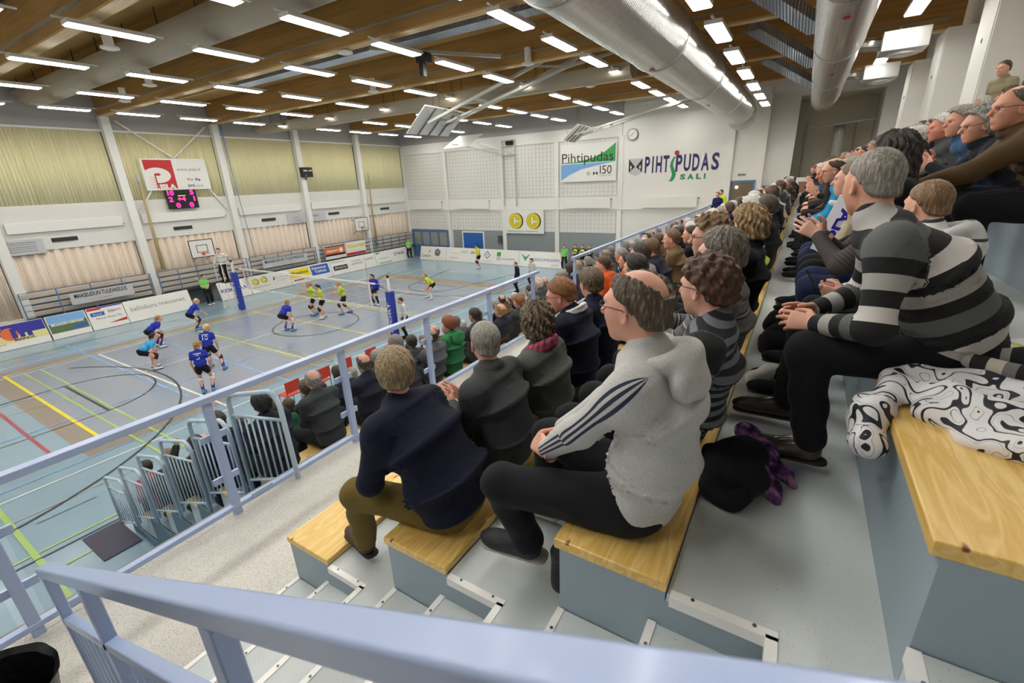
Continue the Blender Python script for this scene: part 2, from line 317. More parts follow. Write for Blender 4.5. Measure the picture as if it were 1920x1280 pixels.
m=M(); m.box((21.2,25.95,3.3),(22.4,26.1,5.0)); struct(m.build('trim_110',mat('brown_grey_partition',(110,102,94),.7)))
m=M(); m.box((22.5,25.85,3.3),(23.6,25.95,5.35),0); m.rect((22.5,25.85,3.3),(1,0,0),(0,0,1),.35,1.3,.75,1.85,1,.004); tag(m.build('poster_board',[WHITE2,mat('poster_brown',(150,110,90),.6)]),'white notice board with a brownish picture below the recess','board')
# lamps
def ordn(i): return ORD[i]
def make_lamp(x,y,z):
    t=thing('ceiling_light','x','light',(x,y,z),'fluorescent ceiling lights over the court')
    m=M(); m.box((x-.17,y-.77,z+.02),(x+.17,y+.77,z+.1)); m.box((x-.025,y-.95,z+.1),(x+.025,y+1.0,z+.13)); m.build('housing',LBOX,t)
    m=M(); m.box((x-.15,y-.74,z),(x+.15,y+.74,z+.02)); m.build('diffuser',EMIT,t); return t
LX=[-1.8,2.2,6.1,10.0,13.6,17.1]; LY=[-5.0+2.43*k for k in range(13)]; first=None
for i,x in enumerate(LX):
    for j,y in enumerate(LY):
        if y>25: continue
        lab='white fluorescent ceiling light, %s row from the left wall, %s from the far wall'%(ordn(i),ordn(len(LY)-1-j))
        if first is None: first=make_lamp(x,y,9.1); first['label']=lab
        else: copy_tree(first,(x,y,9.1),lab)
f2=None
for j in range(11):
    y=-4.2+2.6*j
    if y>23.2: continue
    lab='white ceiling light between the two silver ducts, %s from the far wall'%ordn(10-j)
    o=copy_tree(first,(21.15,y,8.5),lab); o['group']='lights between the ducts'
for j in range(7):
    y=2.0+3.4*j; o=copy_tree(first,(24.75,y,9.1),'white ceiling light above the top seats, %s from the far wall'%ordn(6-j)); o['group']='lights over the top seats'
# ducts
def cylY(m,x,z,r,y0,y1,n=40,mi=0):
    pts=[(x,y0+(y1-y0)*k/20,z) for k in range(21)]; m.tube(pts,r,n,mi)
t=thing('spiral_air_duct','thick shiny silver spiral duct running along the hall left of the square lights','duct',(19.95,8,8.6))
m=M(); cylY(m,19.95,8.6,.66,-7.9,23.9); m.tube([(19.95,23.9,8.6),(19.95,24.4,8.5),(19.95,24.8,8.2)],[.66,.66,.6],40); m.build('duct_pipe',GALV,t,smooth=True)
for y in (-1.5,3.5,8.5,13.5,18.5,23):
    m=M(); m.tube([(19.95,y-.03,8.6),(19.95,y+.03,8.6)],.68,40); m.build('joint_ring',mat('duct_ring',(190,190,188),.3,metal=.9),t,smooth=False)
for y in (8.2,15.2): M().box((19.9,y,7.925),(20.0,y+.12,7.935)).build('red_marker',mat('red_sticker',(190,40,40),.5),t)
t=thing('spiral_air_duct','thick silver duct above the upper seats with square boxes branching off its right side','duct',(23.35,8,8.75))
m=M(); cylY(m,23.35,8.75,.52,-7.9,24.6); m.build('duct_pipe',GALV,t,smooth=True)
for y in (1.5,7.2,12.2,17.2,22): M().tube([(23.35,y-.03,8.75),(23.35,y+.03,8.75)],.54,36).build('joint_ring',MATS['duct_ring'],t)
for y in (8,14): M().box((23.3,y,8.21),(23.4,y+.12,8.225)).build('red_marker',MATS['red_sticker'],t)
for y in (8.5,13.8,18.5):
    m=M(); m.tube([(23.7,y,8.8),(24.35,y,8.75)],.17,20); m.build('branch_pipe',GALV,t,smooth=True)
    m=M(); m.box((24.3,y-.42,8.5),(25.25,y+.42,8.95)); a=m.build('plenum_box',mat('silver_box',(222,222,220),.3,metal=.5),t,bevel=.02)
    m=M(); m.tube([(24.8,y,8.5),(24.8,y,8.43)],[.3,.34],28); m.tube([(24.8,y,8.43),(24.8,y,8.40)],[.2,.2],28); m.build('round_outlet',WHITE2,a)
for k,y in enumerate((6.5,10.8,15.2,19.6)):
    m=M(); m.bar((21.3,y-2.0,9.55),(22.9,y+.3,8.8),.45,.22); m.build('branch_duct',GALVX,t)
for (y,z,r,x1,lab) in ((4.6,9.95,.52,15.5,'nearest'),(14.3,9.35,.42,17.6,'farther')):
    t=thing('textile_air_duct','long beige fabric air duct hanging under the roof beams, the %s one'%lab,'duct',(6,y,z),'beige fabric ducts')
    m=M(); n=24
    sec=[(math.cos(a),math.sin(a)) for a in [math.pi+math.pi*k/n for k in range(n+1)]]
    xs=[-4.95,-4.7]+[-4+k for k in range(int(x1+4)+1)]+[x1]; rr=[.55,.85]+[1]*(len(xs)-2)
    for a in range(len(xs)-1):
        for k in range(n):
            m.poly([(xs[a],y+sec[k][0]*r*rr[a],z+sec[k][1]*r*rr[a]),(xs[a],y+sec[k+1][0]*r*rr[a],z+sec[k+1][1]*r*rr[a]),(xs[a+1],y+sec[k+1][0]*r*rr[a+1],z+sec[k+1][1]*r*rr[a+1]),(xs[a+1],y+sec[k][0]*r*rr[a+1],z+sec[k][1]*r*rr[a+1])])
    m.poly([(xs[0],y+c*r*.55,z+s*r*.55) for c,s in sec]); m.poly([(xs[-1],y+c*r,z+s*r) for c,s in sec])
    m.build('fabric_sleeve',FABRICD,t,smooth=True)
    m=M(); m.box((-4.9,y-r,z),(x1,y+r,z+.03)); m.build('top_sheet',FABRICD,t)
    m=M()
    for x in range(-4,int(x1),2): m.tube([(x,y-r*.8,z),(x,y-r*.8,10.5)],.012,6); m.tube([(x,y+r*.8,z),(x,y+r*.8,10.5)],.012,6)
    m.build('hanging_rods',BLACKP,t)
m=M(); m.bar((4,8.4,9.75),(19,8.4,9.75),.5,.3); tag(m.build('flat_air_duct',GALVX),'bluish corrugated flat duct running across the hall above the lights','duct')
def outlet(x,y,lab):
    m=M(); m.tube([(x,y,9.75),(x,y,9.32)],.11,20); m.tube([(x,y,9.32),(x,y,9.28)],[.2,.2],24); m.tube([(x,y,9.28),(x,y,9.25)],[.13,.1],24)
    tag(m.build('round_ceiling_outlet',WHITE2),lab,'air outlet','round air outlets in the ceiling')
rows=[(17.2,7.9),(10.1,7.6),(2.2,6.0),(6.5,11.9),(13.3,12.2),(17.2,16.4),(6.2,3.6),(-1.5,6.6),(13.4,17.2),(8,17.6)]
for k,(x,y) in enumerate(rows): outlet(x+1.7,y-.6,'round white ceiling air outlet on a short drum, %s counting away from the camera'%ORD[k])
# ================================================================ UPPER STAND
SL=3.28; AX=20.69; PX=.938; RS=.42; YE=-1.826; YF=25.4
def rowx(i): return AX+PX*i
m=M(); m.box((19.376,-8,3.05),(22,26.1,SL)); m.box((19.34,-8,3.0),(19.376,26.1,SL+.012),1); struct(m.build('floor',[SLAB,mat('slab_edge_strip',(150,140,128),.5)]))
m=M(); m.box((19.45,-8,0),(19.6,26.1,3.05)); struct(m.build('wall_stand_front',mat('blue_grey_under_stand',(96,122,140),.5)))
for i in range(1,7):
    x0=rowx(i-1)+.375; x1=rowx(i) if i<6 else 26.6; z=SL+RS*i
    m=M(); m.box((x0,YE,z-.3),(x1+.02,YF,z)); m.box((rowx(i-1)+.655,-2.86,z-.3),(x1,YE,z))
    struct(m.build('floor',STEP))
    m=M(); m.box((rowx(i-1)+.36,YE-.004,z-.42),(rowx(i-1)+.66,YE+.02,z-.03)); m.box((rowx(i-1)+.655,-2.86,z-.14),(rowx(i-1)+.66,YE,z))
    struct(m.build('trim_%d'%(120+i),RISER))
for i in range(0,6):
    z=SL+RS*i; X=rowx(i)
    m=M(); m.box((X,-2.86,z-.1),(X+.335,YE,z+.14)); m.box((X+.33,-2.86,z-.1),(X+.66,YE,z+.28)); struct(m.build('floor',STEP))
    m=M(); s=.0; e=.004
    m.box((X-.006,-2.86,z+.10),(X+.022,YE,z+.14+e)); m.box((X+.324,-2.86,z+.24),(X+.352,YE,z+.28+e)); m.box((X+.649,-2.86,z+.38),(X+.68,YE+.0,z+.42+e))
    m.box((X+.385,YE-.012,z+.385),(X+.68,YE+.02,z+.42+e))
    for (a,b,c) in ((X+.012,YE-.09,z+.14),(X+.342,YE-.09,z+.28),(X+.668,YE-.12,z+.42),(X+.668,YE-.5,z+.42),(X+.342,YE-.5,z+.28),(X+.012,YE-.5,z+.14),(X+.45,YE+.012,z+.42),(X+.62,YE+.012,z+.42)):
        m.tube([(a,b,c+e),(a,b,c+e+.002)],.006,12,1); m.tube([(a,b,c+e),(a,b,c+e+.0025)],.0018,6,2)
    struct(m.build('trim_%d'%(130+i),[ALU,SCREW,BLACKP]))
RN=['lowest','second','third','fourth','fifth','top']
for i in range(6):
    z=SL+RS*i; X=rowx(i)
    t=thing('bench','long pine bench with grey-blue base, the %s row of the upper stand'%RN[i],'bench',(X+.18,YE,z),'upper stand benches')
    m=M(); m.box((X-.022,YE-.0,z+.418),(X+.372,YF,z+.46)); m.build('seat_plank',PINE,t,bevel=.006)
    m=M(); m.box((X,YE+.004,z),(X+.37,YF,z+.418)); m.build('base',RISER,t)
# railings in front
def railing(y0,y1,posts,lab,endpost=True):
    X=19.5; t=thing('glass_railing',lab,'railing',(X,y0,SL),'pale blue gallery railings')
    m=M(); m.box((X-.03,y0,4.30),(X+.045,y1,4.35)); m.build('top_rail',BLUEP,t,bevel=.006)
    m=M(); m.box((X-.02,y0,3.335),(X+.035,y1,3.375)); m.build('bottom_rail',BLUEP,t,bevel=.005)
    for p in posts:
        m=M(); m.box((X-.02,p-.03,2.98),(X+.03,p+.03,4.30)); o=m.build('post',BLUEP,t,bevel=.004)
        for zz in (3.62,4.0):
            m=M(); m.box((X-.035,p-.1,zz-.028),(X-.012,p+.1,zz+.028)); m.build('glass_clamp',BLUEP,o,bevel=.004)
    for a,b in zip(posts[:-1],posts[1:]):
        m=M(); m.poly([(X-.026,a+.06,3.34),(X-.026,b-.06,3.34),(X-.026,b-.06,4.28),(X-.026,a+.06,4.28)]); m.build('glass_pane',GLASS,t)
        m=M(); m.box((X+.03,a+.12,3.36),(X+.05,a+.3,3.4)); m.build('rail_clip',BLUEP,t,bevel=.003)
    return t
GL,gn,gl,gb=nodes('tinted_glass')
tr=gn.new('ShaderNodeBsdfTransparent'); tr.inputs[0].default_value=(.86,.885,.90,1); gs=gn.new('ShaderNodeBsdfGlossy'); gs.inputs['Roughness'].default_value=.03; ly=gn.new('ShaderNodeLayerWeight'); ly.inputs[0].default_value=.12
mxs=gn.new('ShaderNodeMixShader'); gl.new(ly.outputs['Fresnel'],mxs.inputs[0]); gl.new(tr.outputs[0],mxs.inputs[1]); gl.new(gs.outputs[0],mxs.inputs[2]); gl.new(mxs.outputs[0],gn['Material Output'].inputs[0])
GLASS=GL
railing(-7.9,3.66,[-7.8,-6.55,-5.3,-4.05,-2.82,-1.6,-.37,.87,2.2,3.5],'long pale blue railing with glass panes, nearest the camera')
railing(5.1,22.5,[5.2,6.6,8.0,9.6,11.2,12.8,14.4,16,17.8,19.6,22.3],'pale blue glass railing beyond the gap, running toward the far wall')
# stair handrail in the foreground
t=thing('stair_handrail','pale blue square-tube stair handrail sloping down across the foreground','handrail',(20.4,-2.76,SL))
H0=Vector((20.40,-2.76,4.13)); H1=Vector((25.0,-2.76,4.13+4.6*.4724)); sl=(H1-H0).normalized()
def hz(x,d=0): return 4.188+(x-20.40)*.4724-d
M().bar((20.40,-2.76,hz(20.4)),(25,-2.76,hz(25)),.05,.05).build('top_rail',BLUEP,t,bevel=.008)
M().bar((20.42,-2.76,hz(20.42,.30)),(21.1,-2.76,hz(21.1,.30)),.04,.04).bar((21.1,-2.76,hz(21.1,.30)),(25,-2.76,hz(25,.30)),.04,.04).build('middle_rail',BLUEP,t,bevel=.006)
M().bar((20.42,-2.76,hz(20.42,.92)),(25,-2.76,hz(25,.92)),.04,.035).build('bottom_rail',BLUEP,t,bevel=.006)
for x in (20.43,21.25,22.35,23.45,24.55): M().box((x-.025,-2.78,max(SL,hz(x,1.1))),(x+.025,-2.74,hz(x,.03))).build('post',BLUEP,t,bevel=.005)
for k in range(38):
    x=20.43+.115*(k+1)
    if min(abs(x-q) for q in (21.25,22.35,23.45,24.55))<.05: continue
    M().box((x-.008,-2.768,hz(x,.92)),(x+.008,-2.752,hz(x,.30))).build('baluster',BLUEP,t)
# ================================================================ LOWER STAND
LXk=[13.1+1.1*k for k in range(6)]; LL=[.02+.575*k for k in range(6)]
for k in range(1,6):
    x0=LXk[k-1]+.36 if k>1 else LXk[0]+.3; z=LL[k]-.44
    m=M(); m.box((x0,-1.0,max(.05,z-.15)),(LXk[k]+.02,24.5,z)); m.box((LXk[k]+.34,-.98,LL[k]-.5),(LXk[k]+.36,24.5,LL[k])); struct(m.build('floor',mat('lower_stand_deck',(128,146,158),.5)))
    t=thing('bench','long bench with yellow pine seat, %s row up in the lower stand'%ORD[k-1],'bench',(LXk[k]+.18,-1,LL[k]-.44),'lower stand benches')
    m=M(); m.box((LXk[k],-1.0,LL[k]),(LXk[k]+.36,24.5,LL[k]+.035)); m.build('seat_plank',PINE,t,bevel=.004)
    m=M(); m.box((LXk[k]+.02,-.98,LL[k]-.44),(LXk[k]+.34,24.5,LL[k])); m.build('base',BLUEP2,t)
m=M(); m.box((LXk[5]+.36,-1,2.4),(19.38,24.5,2.9)); struct(m.build('floor',MATS['lower_stand_deck']))
m=M()
for k in range(1,6): m.box((LXk[k]-.7,-1.02,0),(LXk[k]+.36,-.99,LL[k]-.44))
m.box((18.9,-1.02,0),(19.4,-.99,2.5)); struct(m.build('wall_lower_stand_end',mat('blue_grey_under_stand',(96,122,140),.5)))
def guard(x,z,lab):
    t=thing('end_guard',lab,'guard rail',(x,-1.06,z),'curved guard rails at the stand end'); r=.023
    pts=[(x,-1.06,z-.1),(x,-1.06,z+.95)]+[(x+.12*(1-math.cos(a)),-1.06,z+.95+.12*math.sin(a)) for a in [k*math.pi/10 for k in range(1,6)]]
    pts+=[(x+.78,-1.06,z+1.25)]+[(x+.78+.14*math.sin(a),-1.06,z+1.25-.14+.14*math.cos(a)) for a in [k*math.pi/10 for k in range(1,6)]]+[(x+.95,-1.06,z+.3)]
    m=M(); m.tube(pts,r,10); m.build('frame_tube',BLUEP2,t,smooth=True)
    M().tube([(x,-1.06,z+.82),(x+.93,-1.06,z+1.0)],.016,8).tube([(x,-1.06,z+.05),(x+.94,-1.06,z+.4)],.016,8).build('cross_tube',BLUEP2,t,smooth=True)
    for j in range(7):
        q=(j+1)/8; M().tube([(x+.94*q,-1.06,z+.05+.35*q),(x+.94*q,-1.06,z+.82+.18*q)],.009,6).build('bar',BLUEP2,t,smooth=True)
for k in range(6): guard(LXk[k]-.02,LL[k]-.02 if k else 0,'light blue curved guard rail at the lower stand end, %s step up'%ORD[k])
m=M(); m.box((12.95,-1.62,0),(13.95,-1.07,.022)); tag(m.build('floor_mat',mat('dark_violet_mat',(82,78,94),.8)),'dark violet mat on the blue floor at the foot of the lower stand','mat')
# ================================================================ PROPS ON THE COURT
VB=mat('post_pad_blue',(44,62,164),.5)
def netpost(x,lab,far):
    t=thing('net_post',lab,'net post',(x,9,0)); M().tube([(x,9,0),(x,9,2.5)],.045,16).build('pole',mat('post_steel',(196,192,180),.4,metal=.5),t,smooth=True)
    M().tube([(x,9,2.5),(x,9,2.6)],.05,16).build('cap',BLACKP,t)
    m=M(); m.box((x-.13,8.87,.03),(x+.13,9.13,1.98)); p=m.build('pad',VB,t,bevel=.03)
    m=M(); m.text('SPORT',(x+.135 if True else 0,8.93,.5),(0,0,1),(0,-1,0),1.1,.13,0,off=.0)
    q=M(); q.text('SPORT',(x+.06,8.868,.35),(0,0,1),(-1,0,0),1.2,.13,0,bold=.02); q.build('lettering',WHITE2,p)
netpost(-.98,'blue padded net post on the far side of the court',1); netpost(10.1,'blue padded net post on the near side of the court',0)
t=thing('volleyball_net','white-edged volleyball net strung across the court','net',(4.5,9,1.2))
m=M(); n=92
for k in range(n+1): x=-.3+9.6*k/n; m.bar((x,9,1.27),(x,9,2.18),.004,.004)
for k in range(10): z=1.27+.1*k; m.bar((-.3,9,z),(9.3,9,z),.005,.005)
m.build('mesh',mat('net_cord',(60,64,66),.8),t)
M().box((-.35,8.99,2.17),(9.35,9.01,2.24)).box((-.35,8.992,1.22),(9.35,9.008,1.27)).build('band',mat('net_band',(236,234,226),.6),t)
M().tube([(-.95,9,2.23),(-.35,9,2.21)],.006,6).tube([(10.1,9,2.23),(9.35,9,2.21)],.006,6).tube([(-.95,9,1.24),(-.35,9,1.24)],.006,6).tube([(10.1,9,1.24),(9.35,9,1.24)],.006,6).build('cord',WHITE2,t)
M().box((-.03,8.985,1.22),(.03,9.015,2.24)).box((8.97,8.985,1.22),(9.03,9.015,2.24)).build('side_tape',WHITE2,t)
for x in (0.05,8.95):
    m=M(); m.tube([(x,9.02,1.2),(x,9.02,3.0)],.008,8); m.build('antenna',mat('antenna_red',(196,60,60),.5),t)
# boards
YEL=mat('ad_yellow',(240,214,40),.5); BLU=mat('ad_blue',(44,92,180),.5); RED=mat('ad_red',(196,40,44),.5); BLK=mat('ad_black',(34,32,34),.5); GRN=mat('ad_green',(60,160,84),.5); GRY=mat('ad_grey',(130,130,130),.5)
NAV=mat('ad_navy',(40,38,150),.5); ORA=mat('ad_orange',(226,110,50),.5); CRM=mat('ad_cream',(228,216,150),.5); SKY=mat('ad_sky',(120,170,220),.5); LGR=mat('ad_lightgrey',(196,196,200),.5); VIO=mat('ad_violet',(84,72,160),.5); GOL=mat('ad_gold',(206,190,50),.45); DGRN=mat('ad_forest',(84,110,70),.5); PNK=mat('ad_pink',(206,130,140),.5)
AM=[WHITE2,YEL,BLU,RED,BLK,GRN,GRY,NAV,ORA,CRM,SKY,LGR,VIO,GOL,DGRN,PNK]
VL=Vector((-.28,0,1.0)).normalized(); 
def lboard(y0,y1,lab,fn,name='advertising_board'):
    x=-3.95 if y0<9 else -4.1; O=Vector((x,y0,.02)); U=Vector((0,1,0)); m=M(); h=1.03; w=y1-y0; N=U.cross(VL)
    P=lambda a,b,c:O+U*a+VL*b+N*c
    v=[P(a,b,c) for c in (-.03,0) for a,b in ((0,0),(w,0),(w,h),(0,h))]
    for q in ((4,5,6,7),(3,2,1,0),(0,1,5,4),(1,2,6,5),(2,3,7,6),(3,0,4,7)): m.poly([v[k] for k in q],0)
    fn(m,O,U,VL,w,h); return tag(m.build(name,AM),lab,'advertising board','boards along the left side of the court')
def T(m,s,O,U,V,x,y,w,h,mi,**k): m.text(s,Vector(O)+Vector(U)*x+Vector(V)*y,U,V,w,h,mi,**k)
def f_mainos(m,O,U,V,w,h):
    m.rect(O,U,V,.03,.28,w-.02,h-.02,9); m.rect(O,U,V,.03,.58,w-.02,h-.02,7,.004); m.disc(O,U,V,w*.5,.62,.26,8,.006)
    T(m,'m',O,U,V,w*.52,.42,.62,.42,7,bold=.05,off=.009); T(m,'MAINOS',O,U,V,w*.53,.3,.62,.1,4,bold=.03,off=.007); m.rect(O,U,V,.2,.84,w*.42,.9,0,.007); m.rect(O,U,V,.1,.68,w*.25,.78,0,.007); T(m,'www.mmainos.fi',O,U,V,.2,.22,.7,.05,4,off=.005)
def f_lake(m,O,U,V,w,h):
    m.rect(O,U,V,.03,.25,w-.03,h-.02,10); m.rect(O,U,V,.03,.25,w-.03,.66,14,.004); m.shape(O,U,V,[(w*.45,.28),(w-.05,.36),(w-.05,.5),(w*.7,.46)],2,.006); T(m,'EMOLAHDEN KARAVAANI',O,U,V,.1,.56,w-.25,.13,0,bold=.04,off=.008)
def f_auto(m,O,U,V,w,h):
    m.rect(O,U,V,.4,h-.07,w-.02,h-.01,7); m.rect(O,U,V,.03,h-.13,.55,h-.02,3,.005); m.rect(O,U,V,.1,.62,.62,.8,2); T(m,'Ford',O,U,V,.2,.66,.3,.09,0,off=.006); T(m,'KIA',O,U,V,.78,.68,.28,.12,2); T(m,'Citroen',O,U,V,w-.62,.72,.5,.12,3); T(m,'Simon Auto Oy',O,U,V,.25,.42,w-.4,.13,4); m.shape(O,U,V,[(w*.45,.2),(w-.03,.2),(w-.03,.34)],3)
def f_meco(m,O,U,V,w,h):
    T(m,'kalliokuru',O,U,V,.2,.5,1.1,.22,6); T(m,'meconet',O,U,V,w-1.45,.52,1.2,.15,6)
def f_keski(m,O,U,V,w,h): T(m,'KESKIMAA',O,U,V,.12,.42,1.45,.2,7,bold=.02); T(m,'S',O,U,V,.7,.7,.16,.2,7,bold=.03)
def rings(m,O,U,V,cx,cy,r,mi=13):
    m.disc(O,U,V,cx+.04*r*4,cy,r*1.02,4,.004); m.disc(O,U,V,cx,cy,r,mi,.007); m.disc(O,U,V,cx,cy,r*.82,1,.009); m.disc(O,U,V,cx,cy,r*.72,mi,.011)
    m.rect(Vector(O)+U.normalized()*0,U,V,cx-r*.25,cy-r*.4,cx-r*.02,cy+r*.45,0,.014); m.rect(O,U,V,cx-r*.25,cy-r*.15,cx+r*.6,cy+r*.06,0,.015)
def f_rings(m,O,U,V,w,h):
    rings(m,O,U,V,.36,.66,.2); rings(m,O,U,V,.9,.7,.2); T(m,'Niemenharjun Rakennus',O,U,V,.15,.3,1.1,.08,4); T(m,'J',O,U,V,1.45,.55,.16,.2,7,bold=.05); T(m,'Pihtiputaan Lampo',O,U,V,1.68,.6,.85,.1,6); T(m,'www.lampo.fi',O,U,V,1.68,.45,.7,.07,6)
def f_yel(m,O,U,V,w,h):
    m.rect(O,U,V,.05,.4,1.45,.95,1); T(m,'Maatalous',O,U,V,.12,.6,1.2,.2,4,off=.006,bold=.02); m.rect(O,U,V,.15,.2,.9,.28,3); T(m,'Ravintola',O,U,V,.95,.2,.5,.09,2)
    m.rect(O,U,V,1.55,.3,2.95,.95,2); T(m,'Rakennus',O,U,V,1.65,.68,1.1,.17,0,off=.006,bold=.02); T(m,'Tukkola',O,U,V,1.8,.44,.9,.17,0,off=.006,bold=.02)
def f_blk(m,O,U,V,w,h):
    T(m,'VAPEHAKE KUJALA',O,U,V,.1,.82,1.2,.09,4); m.rect(O,U,V,.2,.3,1.4,.62,4); T(m,'JiikaaOy',O,U,V,.3,.36,1.0,.2,0,off=.006)
    T(m,'Viipeska',O,U,V,1.8,.62,.9,.18,6); T(m,'ALKO BURG HIRSI',O,U,V,1.8,.46,1.0,.1,4); T(m,'Lautala',O,U,V,3.0,.6,.9,.2,6)
def f_hasa(m,O,U,V,w,h):
    m.shape(O,U,V,[(.1,.95),(.7,.98),(.2,.82)],5); m.rect(O,U,V,.3,.1,1.6,.16,5); T(m,'Kotipelto',O,U,V,.4,.4,.9,.12,5); m.disc(O,U,V,2.0,.62,.06,4); m.disc(O,U,V,2.12,.75,.05,4); m.disc(O,U,V,2.08,.5,.05,4); T(m,'HASA',O,U,V,2.25,.5,.85,.24,4,bold=.02)
lboard(.05,2.3,'blue and cream board reading MAINOS with an orange ball, nearest the camera',f_mainos)
lboard(2.36,3.72,'board with a lake and forest picture next to the MAINOS board',f_lake)
lboard(3.76,5.15,'white car dealer board with red and blue logos reading Simon Auto Oy',f_auto)
lboard(5.18,8.05,'long white board reading meconet left of the grey floor hatch',f_meco)
lboard(9.6,11.35,'white board reading KESKIMAA behind the far net post',f_keski)
lboard(11.38,14.0,'white board with two gold coin discs past the net post',f_rings)
lboard(14.03,17.1,'board with a yellow and a blue advert side by side',f_yel)
lboard(17.13,21.2,'white board with a black lettered box in the back half of the side',f_blk)
lboard(21.23,24.7,'last white board on the left side, reading HASA',f_hasa)
m=M(); m.box((-4.95,8.1,0),(-4.9,9.55,1.0)); tag(m.build('floor_hatch',mat('dark_grey_hatch',(72,84,94),.6)),'dark blue-grey panel filling the gap between the boards behind the line judge','panel')
# far boards
def fboard(x0,x1,lab,fn):
    U=Vector((1,0,0)); V=Vector((0,.27,1.0)).normalized(); O=Vector((x0,24.75,.02)); w=x1-x0; h=1.08; N=U.cross(V); m=M()
    v=[O+U*a+V*b+N*c for c in (-.03,0) for a,b in ((0,0),(w,0),(w,h),(0,h))]
    for q in ((4,5,6,7),(3,2,1,0),(0,1,5,4),(1,2,6,5),(2,3,7,6),(3,0,4,7)): m.poly([v[k] for k in q],0)
    fn(m,O,U,V,w,h); tag(m.build('advertising_board',AM),lab,'advertising board','boards along the far end of the court')
def g1(m,O,U,V,w,h):
    T(m,'Cembrit',O,U,V,.12,.22,1.0,.24,4); m.shape(O,U,V,[(.82,.6),(1.0,.62),(1.12,.9),(.95,.72)],3); m.disc(O,U,V,1.8,.62,.3,4,n=30); m.disc(O,U,V,1.8,.62,.26,11,.006,30); m.disc(O,U,V,1.8,.62,.22,4,.008,30); T(m,'VW',O,U,V,1.66,.48,.28,.3,0,off=.012); T(m,'Viitasaaren Auto Oy',O,U,V,1.3,.1,1.1,.07,6)
def g2(m,O,U,V,w,h): T(m,'Pohjola pankki',O,U,V,.5,.6,.9,.1,15); T(m,'Keskinainen',O,U,V,.4,.25,.9,.12,15); T(m,'PUOTI',O,U,V,1.55,.68,.6,.2,5); T(m,'ALKS',O,U,V,2.35,.66,.5,.16,6)
def g3(m,O,U,V,w,h):
    m.shape(O,U,V,[(.75,.35),(1.05,.65),(.75,.95),(.45,.65)],2); m.shape(O,U,V,[(.75,.43),(.97,.65),(.75,.87),(.53,.65)],0,.006); T(m,'w',O,U,V,.67,.58,.16,.14,2,off=.009); T(m,'metallityo',O,U,V,.35,.15,.85,.08,10)
    m.rect(O,U,V,1.6,.6,1.95,.9,5); m.rect(O,U,V,1.6,.3,1.95,.58,11); T(m,'osuuspankki',O,U,V,2.05,.32,1.1,.2,12)
def g4(m,O,U,V,w,h):
    for k,(mi,s) in enumerate(((3,.5),(2,.72),(5,1.0))):
        cx=.5; r=.32*s; m.shape(O,U,V,[(cx-r,.48+r*1.1),(cx-r+.09,.48+r*1.1),(cx,.5+.06+ (1-s)*.25),(cx+r-.09,.48+r*1.1),(cx+r,.48+r*1.1),(cx,.36+(1-s)*.3)],mi,.004+.001*k)
    T(m,'KESKISUOMALAINEN',O,U,V,.95,.42,2.25,.2,12); T(m,'ksml.fi',O,U,V,2.6,.14,.5,.12,6)
fboard(-2.95,-.3,'white end board reading Cembrit with a round car badge',g1); fboard(-.27,2.9,'white end board with faint pink lettering behind the serving player',g2); fboard(2.93,6.45,'white end board with a blue diamond and a green square',g3); fboard(6.48,9.9,'rightmost end board reading KESKISUOMALAINEN',g4)
# left wall signs
U=Vector((0,1,0)); V=Vector((0,0,1))
m=M(); m.box((-5.0,7.87,6.05),(-4.95,10.92,7.58)); O=Vector((-4.95,7.87,6.05))
m.rect(O,U,V,.12,.28,1.4,1.45,3); m.disc(O,U,V,.62,.72,.6,0,.006,36,.37); m.rect(O,U,V,.0,.28,.14,1.0,0,.0065); m.rect(O,U,V,.12,.28,.5,.72,0,.007)
m.disc(O,U,V,.62,.76,.15,3,.01,20,.06); m.rect(O,U,V,.48,.1,.54,.76,3,.011); m.rect(O,U,V,.56,.06,1.4,.34,3,.008); T(m,'ISLA',O,U,V,.6,.04,.74,.26,0,off=.012,bold=.06)
for k in range(5): m.shape(O,U,V,[(.14,.66-.12*k),(.48,.62-.12*k),(.48,.6-.12*k)],3,.01)
T(m,'www.pisla.fi',O,U,V,1.55,.88,1.15,.2,6); T(m,'fix',O,U,V,1.95,.45,.3,.12,4); T(m,'Pe',O,U,V,2.35,.42,.24,.14,7,bold=.03); T(m,'SYS',O,U,V,1.9,.12,.34,.12,4,bold=.03); T(m,'E.S.M',O,U,V,2.32,.12,.32,.09,4)
pis=tag(m.build('wall_sign',AM),'large white sign with red square logo and www.pisla.fi above the scoreboard','sign')
t=thing('scoreboard','black scoreboard with glowing pink digits hung under the PISLA sign','scoreboard',(-4.95,9.33,5.1)); M().box((-5.02,8.6,5.1),(-4.92,10.05,6.05)).build('case',BLACKP,t)
O=Vector((-4.92,8.6,5.1))
for s,x,y,w_,h_ in (('10',.08,.68,.3,.25),('5',1.15,.68,.18,.25),('2',.08,.36,.2,.25),('+4',.5,.38,.38,.22),('1',1.27,.36,.06,.25),('0',.36,.05,.2,.25),('0',1.0,.05,.2,.25)): m=M(); T(m,s,O,U,V,x,y,w_,h_,0,bold=.03); m.build('digits',mat('pink_led',(255,30,110),.5,emit=4),t)
m=M(); m.rect(O,U,V,.55,.64,.9,.66,0); m.build('indicator_bar',mat('yellow_led',(190,220,40),.5,emit=3),t)
t=thing('wall_brace','white crossed steel braces above and below the PISLA sign','brace',(-4.95,9.4,4.5)); [M().bar(p_,q_,.06,.06).build('brace_bar',WHITE2,t) for p_,q_ in (((-5.05,7.4,9.2),(-5.05,9.5,7.58)),((-5.05,11.4,9.2),(-5.05,9.3,7.45)),((-5.05,8.1,6.1),(-5.05,7.3,5.0)),((-5.05,10.8,6.1),(-5.05,11.6,4.9)))]
